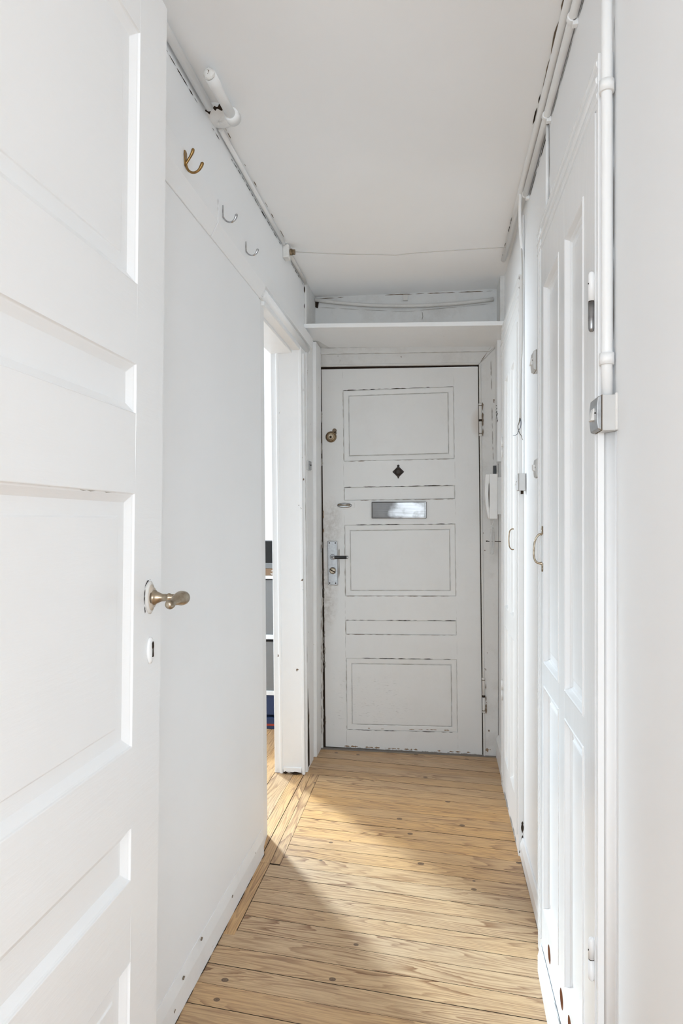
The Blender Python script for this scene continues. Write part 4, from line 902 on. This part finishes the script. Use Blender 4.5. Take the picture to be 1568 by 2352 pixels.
# plinth sill of the near cupboard
mb = MB().prism([(0.2765, 1.20), (0.251, 1.20), (0.2555, 1.70), (0.2600, 1.875), (0.2765, 1.935)], 'z', 0.0, 0.050)
mb.build('cupboard_sill', 'gloss', near, 0.004)
crack_or_shade([(0.2735, 1.60, 0.0508), (0.2735, 1.70, 0.0508)], 0.0015, (0, 0, 1), 0.5, 0.01, 540).build('crack_or_shade', 'grime_shade_mid', near)

# far cupboard
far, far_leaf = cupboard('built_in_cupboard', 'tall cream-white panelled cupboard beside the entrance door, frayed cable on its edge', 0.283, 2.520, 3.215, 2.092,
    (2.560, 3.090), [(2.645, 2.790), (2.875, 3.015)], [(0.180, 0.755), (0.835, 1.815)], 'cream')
MB().stube([(0.281, 2.650, 1.175), (0.272, 2.650, 1.175), (0.264, 2.650, 1.165), (0.262, 2.650, 1.145), (0.262, 2.650, 1.125), (0.264, 2.650, 1.108), (0.272, 2.650, 1.098), (0.281, 2.650, 1.098)], 0.0022, 10).build('cupboard_handle', 'tarnish', far_leaf)
for z0, z1 in ((1.49, 1.58), (0.41, 0.50)):
    h = MB().tube([(0.279, 3.105, z0 + 0.047), (0.279, 3.105, z1)], 0.006, 12).build('cupboard_hinge', 'cream', far)
    MB().tube([(0.279, 3.105, z0), (0.279, 3.105, z0 + 0.045)], 0.006, 12).build('hinge_knuckle', 'cream', h)
    crack_or_shade([(0.2765, 3.093, z0), (0.2765, 3.093, z0 + 0.045)], 0.004, (-1, 0, 0), 0.2, 0.006, 550).build('crack_or_shade', 'grime_shade_mid', h)
crack_or_shade([(0.2825, 3.06, 0.012), (0.2825, 2.60, 0.012)], 0.020, (-1, 0, 0), 0.15, 0.012, 551).build('crack_or_shade', 'grime_shade_mid', far)
crack_or_shade([(0.2825, 3.10, 0.062), (0.2825, 2.60, 0.056)], 0.003, (-1, 0, 0), 0.1, 0.012, 552).build('crack_or_shade', 'grime_shade_lt', far)
crack_or_shade([(0.285, 2.5193, 0.012), (0.296, 2.5193, 0.03), (0.296, 2.5193, 0.10), (0.2975, 2.5193, 0.145)], 0.004, (0, -1, 0), 0.15, 0.006, 553, 0.9).build('crack_or_shade', 'grime_shade', far)
crack_or_shade([(0.285, 2.5193, 2.04), (0.285, 2.5193, 2.085)], 0.006, (0, -1, 0), 0.4, 0.004, 554, 0.9).build('crack_or_shade', 'grime_shade_mid', far)
crack_or_shade([(0.2825, 3.20, 0.01), (0.2825, 3.16, 0.03)], 0.012, (-1, 0, 0), 0.1, 0.004, 555, 0.9).build('crack_or_shade', 'grime_shade_mid', far)

# cable and trunking on the near edge of the far cupboard
o = MB().box(0.2955, 0.3015, 2.508, 2.520, 1.375, 2.30).build('cable_trunking', 'pipe', bevel=0.0015)
tag(o, 'narrow white trunking down the edge of the far cupboard to its switch', 'trunking')
MB().stube([(0.276, 2.40, 2.326), (0.277, 2.43, 2.29), (0.282, 2.465, 2.235), (0.290, 2.495, 2.19), (0.2975, 2.510, 2.14), (0.2985, 2.512, 2.05)], 0.0052, 12).build('trunking_elbow', 'pipe', o)
cbl = empty('frayed_cable', (0.290, 2.505, 1.57)); tag(cbl, 'grey cable hanging down the far cupboard edge with bare twisted wire ends', 'cable')
MB().tube([(0.283, 2.49, 2.305), (0.288, 2.497, 2.25), (0.2935, 2.50, 2.12), (0.2945, 2.503, 1.95), (0.2945, 2.503, 1.88), (0.292, 2.503, 1.80), (0.2885, 2.503, 1.72), (0.2865, 2.503, 1.64), (0.2865, 2.503, 1.57)], 0.0028, 10).build('cable_sheath', 'cable', cbl)
MB().stube([(0.2865, 2.503, 1.575), (0.2890, 2.50, 1.555), (0.2865, 2.497, 1.538), (0.2800, 2.49, 1.528), (0.276, 2.485, 1.515), (0.268, 2.48, 1.509), (0.258, 2.47, 1.508)], [0.0022, 0.0014, 0.0012, 0.0012, 0.0011, 0.0009, 0.0006], 8).build('blue_wire', 'blue', cbl)
MB().stube([(0.2865, 2.503, 1.575), (0.2810, 2.495, 1.553), (0.2775, 2.49, 1.543), (0.2790, 2.49, 1.530), (0.2835, 2.492, 1.517), (0.289, 2.492, 1.508), (0.2935, 2.49, 1.493)], [0.0022, 0.0014, 0.0012, 0.0012, 0.0013, 0.0010, 0.0006], 8).build('bare_wire', 'copper', cbl)
MB().tube([(0.2865, 2.503, 1.580), (0.2865, 2.503, 1.562)], 0.0026, 8).build('cable_end', 'copper', cbl)

# ================================================================== SWITCHES
def light_switch(loc, d_y, h, body, plate, label, rocker_up=True, group='light switches on the right wall', plate_mat='satin', body_far=None):
    """box on a wall facing -x; loc = centre of the back, d_y = width along the wall, h = height"""
    x, y, z = loc
    root = empty('light_switch', loc); tag(root, label, 'light switch', group)
    MB().box(x - body, x, y - d_y / 2, body_far or y + d_y / 2, z - h / 2, z + h / 2).build('switch_box', 'switch', root, 0.0015)
    mb = MB(); xf = x - body
    mb.prism([(xf + 0.000, z - h / 2), (xf - plate * 0.8, z - h / 2 + 0.003), (xf - plate, z - h * 0.22), (xf - plate, z + h * 0.22), (xf - plate * 0.8, z + h / 2 - 0.003), (xf, z + h / 2)], 'y', y - d_y / 2, y + d_y / 2)
    cov = mb.build('cover_plate', plate_mat, root, 0.0015)
    xr = xf - plate; s = -1 if rocker_up else 1
    MB().prism([(xr + 0.001, z - h * 0.17), (xr - 0.006, z - h * 0.17 * 1.0 if s < 0 else z - h * 0.10), (xr - (0.0015 if s < 0 else 0.007), z + h * 0.17), (xr + 0.001, z + h * 0.17)], 'y', y - d_y * 0.18, y + d_y * 0.18).build('rocker', 'plastic', root, 0.0006)
    MB().tube([(xr - 0.0002, y - d_y * 0.30, z + 0.001), (xr + 0.001 - 0.0022, y - d_y * 0.30, z + 0.001)], 0.0016, 8).build('cover_screw', 'grime_shade', root)
    mb = MB().box(xf - 0.0004, xf + 0.0006, y - d_y / 2 - 0.0004, y + d_y / 2, z - h / 2 - 0.0004, z + h / 2); mb.build('cover_joint', 'grime_shade_lt', root)
    return root
s = light_switch((0.302, 1.247, 1.388), 0.058, 0.061, 0.0265, 0.0085, 'large steel-faced light switch at the lower end of the thick vertical conduit', body_far=1.2515)
MB().box(0.2972, XR, 1.2165, 1.2515, 1.358, 1.422).build('back_box', 'plaster', s, 0.002)
light_switch((XR, 2.075, 1.674), 0.058, 0.060, 0.022, 0.009, 'upper light switch on the white wall strip beside the near cupboard', plate_mat='switch')
light_switch((XR, 2.060, 1.359), 0.052, 0.056, 0.018, 0.007, 'lower light switch on the white wall strip beside the near cupboard', False, plate_mat='switch')
s = light_switch((0.300, 2.478, 1.342), 0.050, 0.060, 0.024, 0.006, 'light switch on the edge of the far cupboard, below the frayed cable', plate_mat='switch')
MB().box(0.284, 0.292, 2.455, 2.47, 1.300, 1.311).build('cable_entry', 'grime_shade', s)
# small one on the left casing
root = empty('light_switch', (XL + 0.010, 3.265, 1.48)); tag(root, 'small grey switch on the white casing between the side doorway and the entrance door', 'light switch')
MB().box(XL + 0.004, XL + 0.014, 3.215, 3.290, 1.452, 1.498).build('switch_box', 'switch', root, 0.0015)
MB().box(XL + 0.014, XL + 0.018, 3.235, 3.285, 1.455, 1.497).build('cover_plate', 'steel', root, 0.0015)
MB().tube([(XL + 0.018, 3.262, 1.478), (XL + 0.021, 3.262, 1.478)], 0.003, 8).build('toggle', 'grime_shade', root)

# ================================================================== ENTRY PHONE
ep = empty('entry_phone', (XR, 3.40, 1.217)); tag(ep, 'white wall entry phone with handset and coiled cord beside the entrance door', 'entry phone')
MB().prism([(0.281, 1.217), (0.2425, 1.217), (0.2425, 1.436), (0.281, 1.436)], 'y', 3.385, 3.465).build('phone_base', 'plastic', ep, 0.003)
MB().box(0.281, XR, 3.40, 3.46, 1.24, 1.42).build('mounting_block', 'plastic', ep)
hs = [(0.2440, 1.218), (0.2370, 1.218), (0.2300, 1.250), (0.2235, 1.295), (0.2205, 1.340), (0.2205, 1.385), (0.2230, 1.420), (0.2250, 1.436), (0.2440, 1.436), (0.2440, 1.400), (0.2398, 1.385), (0.2385, 1.335), (0.2405, 1.280), (0.2440, 1.255)]
MB().prism(hs, 'y', 3.392, 3.440).build('handset', 'plastic', ep, 0.003)
MB().prism([(0.2428, 1.262), (0.2405, 1.285), (0.2385, 1.335), (0.2395, 1.380), (0.2428, 1.395)], 'y', 3.400, 3.436).build('handset_gap', 'grime_shade', ep)
MB().box(0.2625, 0.277, 3.41, 3.44, 1.434, 1.478).build('black_terminal', 'black', ep, 0.001)
MB().tube([(0.277, 3.44, 1.43), (0.281, 3.45, 1.48), (0.282, 3.45, 1.50)], 0.003, 8).build('feed_wire', 'pipe_old', ep)
def coil(path, R_, r, pitch):
    P = [Vector(p) for p in path]; seg = [(b - a).length for a, b in zip(P[:-1], P[1:])]; L = sum(seg); n = int(L / pitch) * 8; out = []
    for i in range(n + 1):
        s_ = L * i / n; k = 0
        while k < len(seg) - 1 and s_ > seg[k]: s_ -= seg[k]; k += 1
        c = P[k].lerp(P[k + 1], min(1, s_ / seg[k])); t = 2 * pi * i / 8
        d = (P[k + 1] - P[k]).normalized(); u = d.cross(Vector((0, 1, 0))).normalized(); w = Vector((0, 1, 0))
        out.append(c + (u * cos(t) + w * sin(t)) * R_)
    return out
pts = [(0.246, 3.41, 1.218), (0.247, 3.41, 1.188)] + coil([(0.2535, 3.41, 1.180), (0.2510, 3.41, 1.12), (0.2500, 3.41, 1.08), (0.2520, 3.405, 1.045), (0.2575, 3.40, 1.052), (0.2640, 3.42, 1.10), (0.2645, 3.425, 1.14), (0.2600, 3.425, 1.175)], 0.0055, 0.001, 0.0042) + [(0.258, 3.42, 1.19), (0.270, 3.42, 1.218)]
MB().tube(pts, 0.0014, 6).build('coiled_cord', 'plastic', ep)
o = MB().tube([(0.232, 3.43, 1.111), (0.2325, 3.43, 1.107), (0.234, 3.43, 1.107), (XR, 3.43, 1.106)], [0.0045, 0.0045, 0.0018, 0.0018], 10).build('nail', 'grime_shade')
tag(o, 'dark nail in the wall below the entry phone, holding the coiled cord', 'nail')
o = MB().box(0.284, XR, 3.44, 3.58, 1.50, 2.10).build('cable_trunking', 'trim', bevel=0.002)
tag(o, 'rough white trunking in the corner above the entry phone', 'trunking')
crack_or_shade([(0.2835, 3.50, 1.95), (0.2835, 3.50, 1.50)], 0.006, (-1, 0, 0), 0.3, 0.02, 560).build('crack_or_shade', 'grime_shade_mid', o)
for stt in ([(3.36, 1.700), (3.40, 1.695), (3.39, 1.715), (3.44, 1.722)], [(3.37, 1.735), (3.43, 1.728), (3.40, 1.750), (3.46, 1.752)], [(3.40, 1.764), (3.45, 1.768)], [(3.43, 1.784), (3.46, 1.787)]):
    MB().tube([(0.2832, y + 0.045, z) for y, z in stt], 0.0013, 6).build('pencil_stroke', 'grime_shade', o)

# ================================================================== SIDE ROOM BOOKCASE (seen through the doorway slit)
bc = empty('bookcase', (-1.15, 3.98, 0)); tag(bc, 'open white bookcase seen through the gap of the left doorway', 'bookcase')
for xa, xb_ in ((-1.35, -1.33), (-0.885, -0.865)):
    MB().box(xa, xb_, 3.86, 4.12, 0, 0.890).build('side_panel', 'jamb', bc, 0.002)
for z0, z1 in ((0.198, 0.222), (0.522, 0.548), (0.872, 0.890)):
    MB().box(-1.33, -0.885, 3.86, 4.12, z0, z1).build('shelf', 'jamb', bc, 0.002)
MB().box(-1.33, -0.885, 4.12, 4.13, 0, 0.890).build('back_panel', 'jamb', bc)
def item(name, x0, x1, z0, z1, mat, label, cat, y0=3.872, y1=4.05, bev=0.003):
    o = MB().box(x0, x1, y0, y1, z0, z1).build(name, mat, bevel=bev); tag(o, label, cat); return o
item('box_speaker', -1.06, -0.90, 0.965, 1.092, 'black', 'black box standing on top of the bookcase', 'speaker')
item('storage_box', -1.10, -0.89, 0.932, 0.965, 'greybox', 'flat grey box under the black box on the bookcase', 'box')
o = item('book', -1.12, -0.89, 0.890, 0.932, 'brown', 'brown book lying on top of the bookcase, white mark on its spine', 'book')
MB().tube([(-0.965, 3.871, 0.918), (-0.955, 3.871, 0.920), (-0.955, 3.871, 0.903), (-0.962, 3.871, 0.899), (-0.968, 3.871, 0.904)], 0.0022, 6).build('spine_mark', 'plastic', o)
item('file_box', -1.08, -0.90, 0.548, 0.865, 'greybox', 'tall grey file box on the upper shelf of the bookcase', 'box')
item('file_box', -1.08, -0.90, 0.222, 0.505, 'greybox', 'grey file box on the middle shelf of the bookcase', 'box')
item('book', -1.02, -0.945, 0.08, 0.195, 'navy', 'dark blue book standing in the bottom of the bookcase', 'book')
o = item('magazine_box', -1.10, -0.90, 0.0, 0.065, 'navy', 'navy box with a white letter at the foot of the bookcase', 'box', 3.868, 4.0)
MB().box(-1.098, -0.902, 3.8665, 3.869, 0.018, 0.030).build('red_band', 'red', o)

# ------------------------------------------------------------------ light settings for indoor bounce
scene.cycles.use_adaptive_sampling = True; scene.cycles.adaptive_threshold = 0.02
scene.cycles.max_bounces = 12; scene.cycles.diffuse_bounces = 9; scene.cycles.glossy_bounces = 4
scene.cycles.sample_clamp_indirect = 8
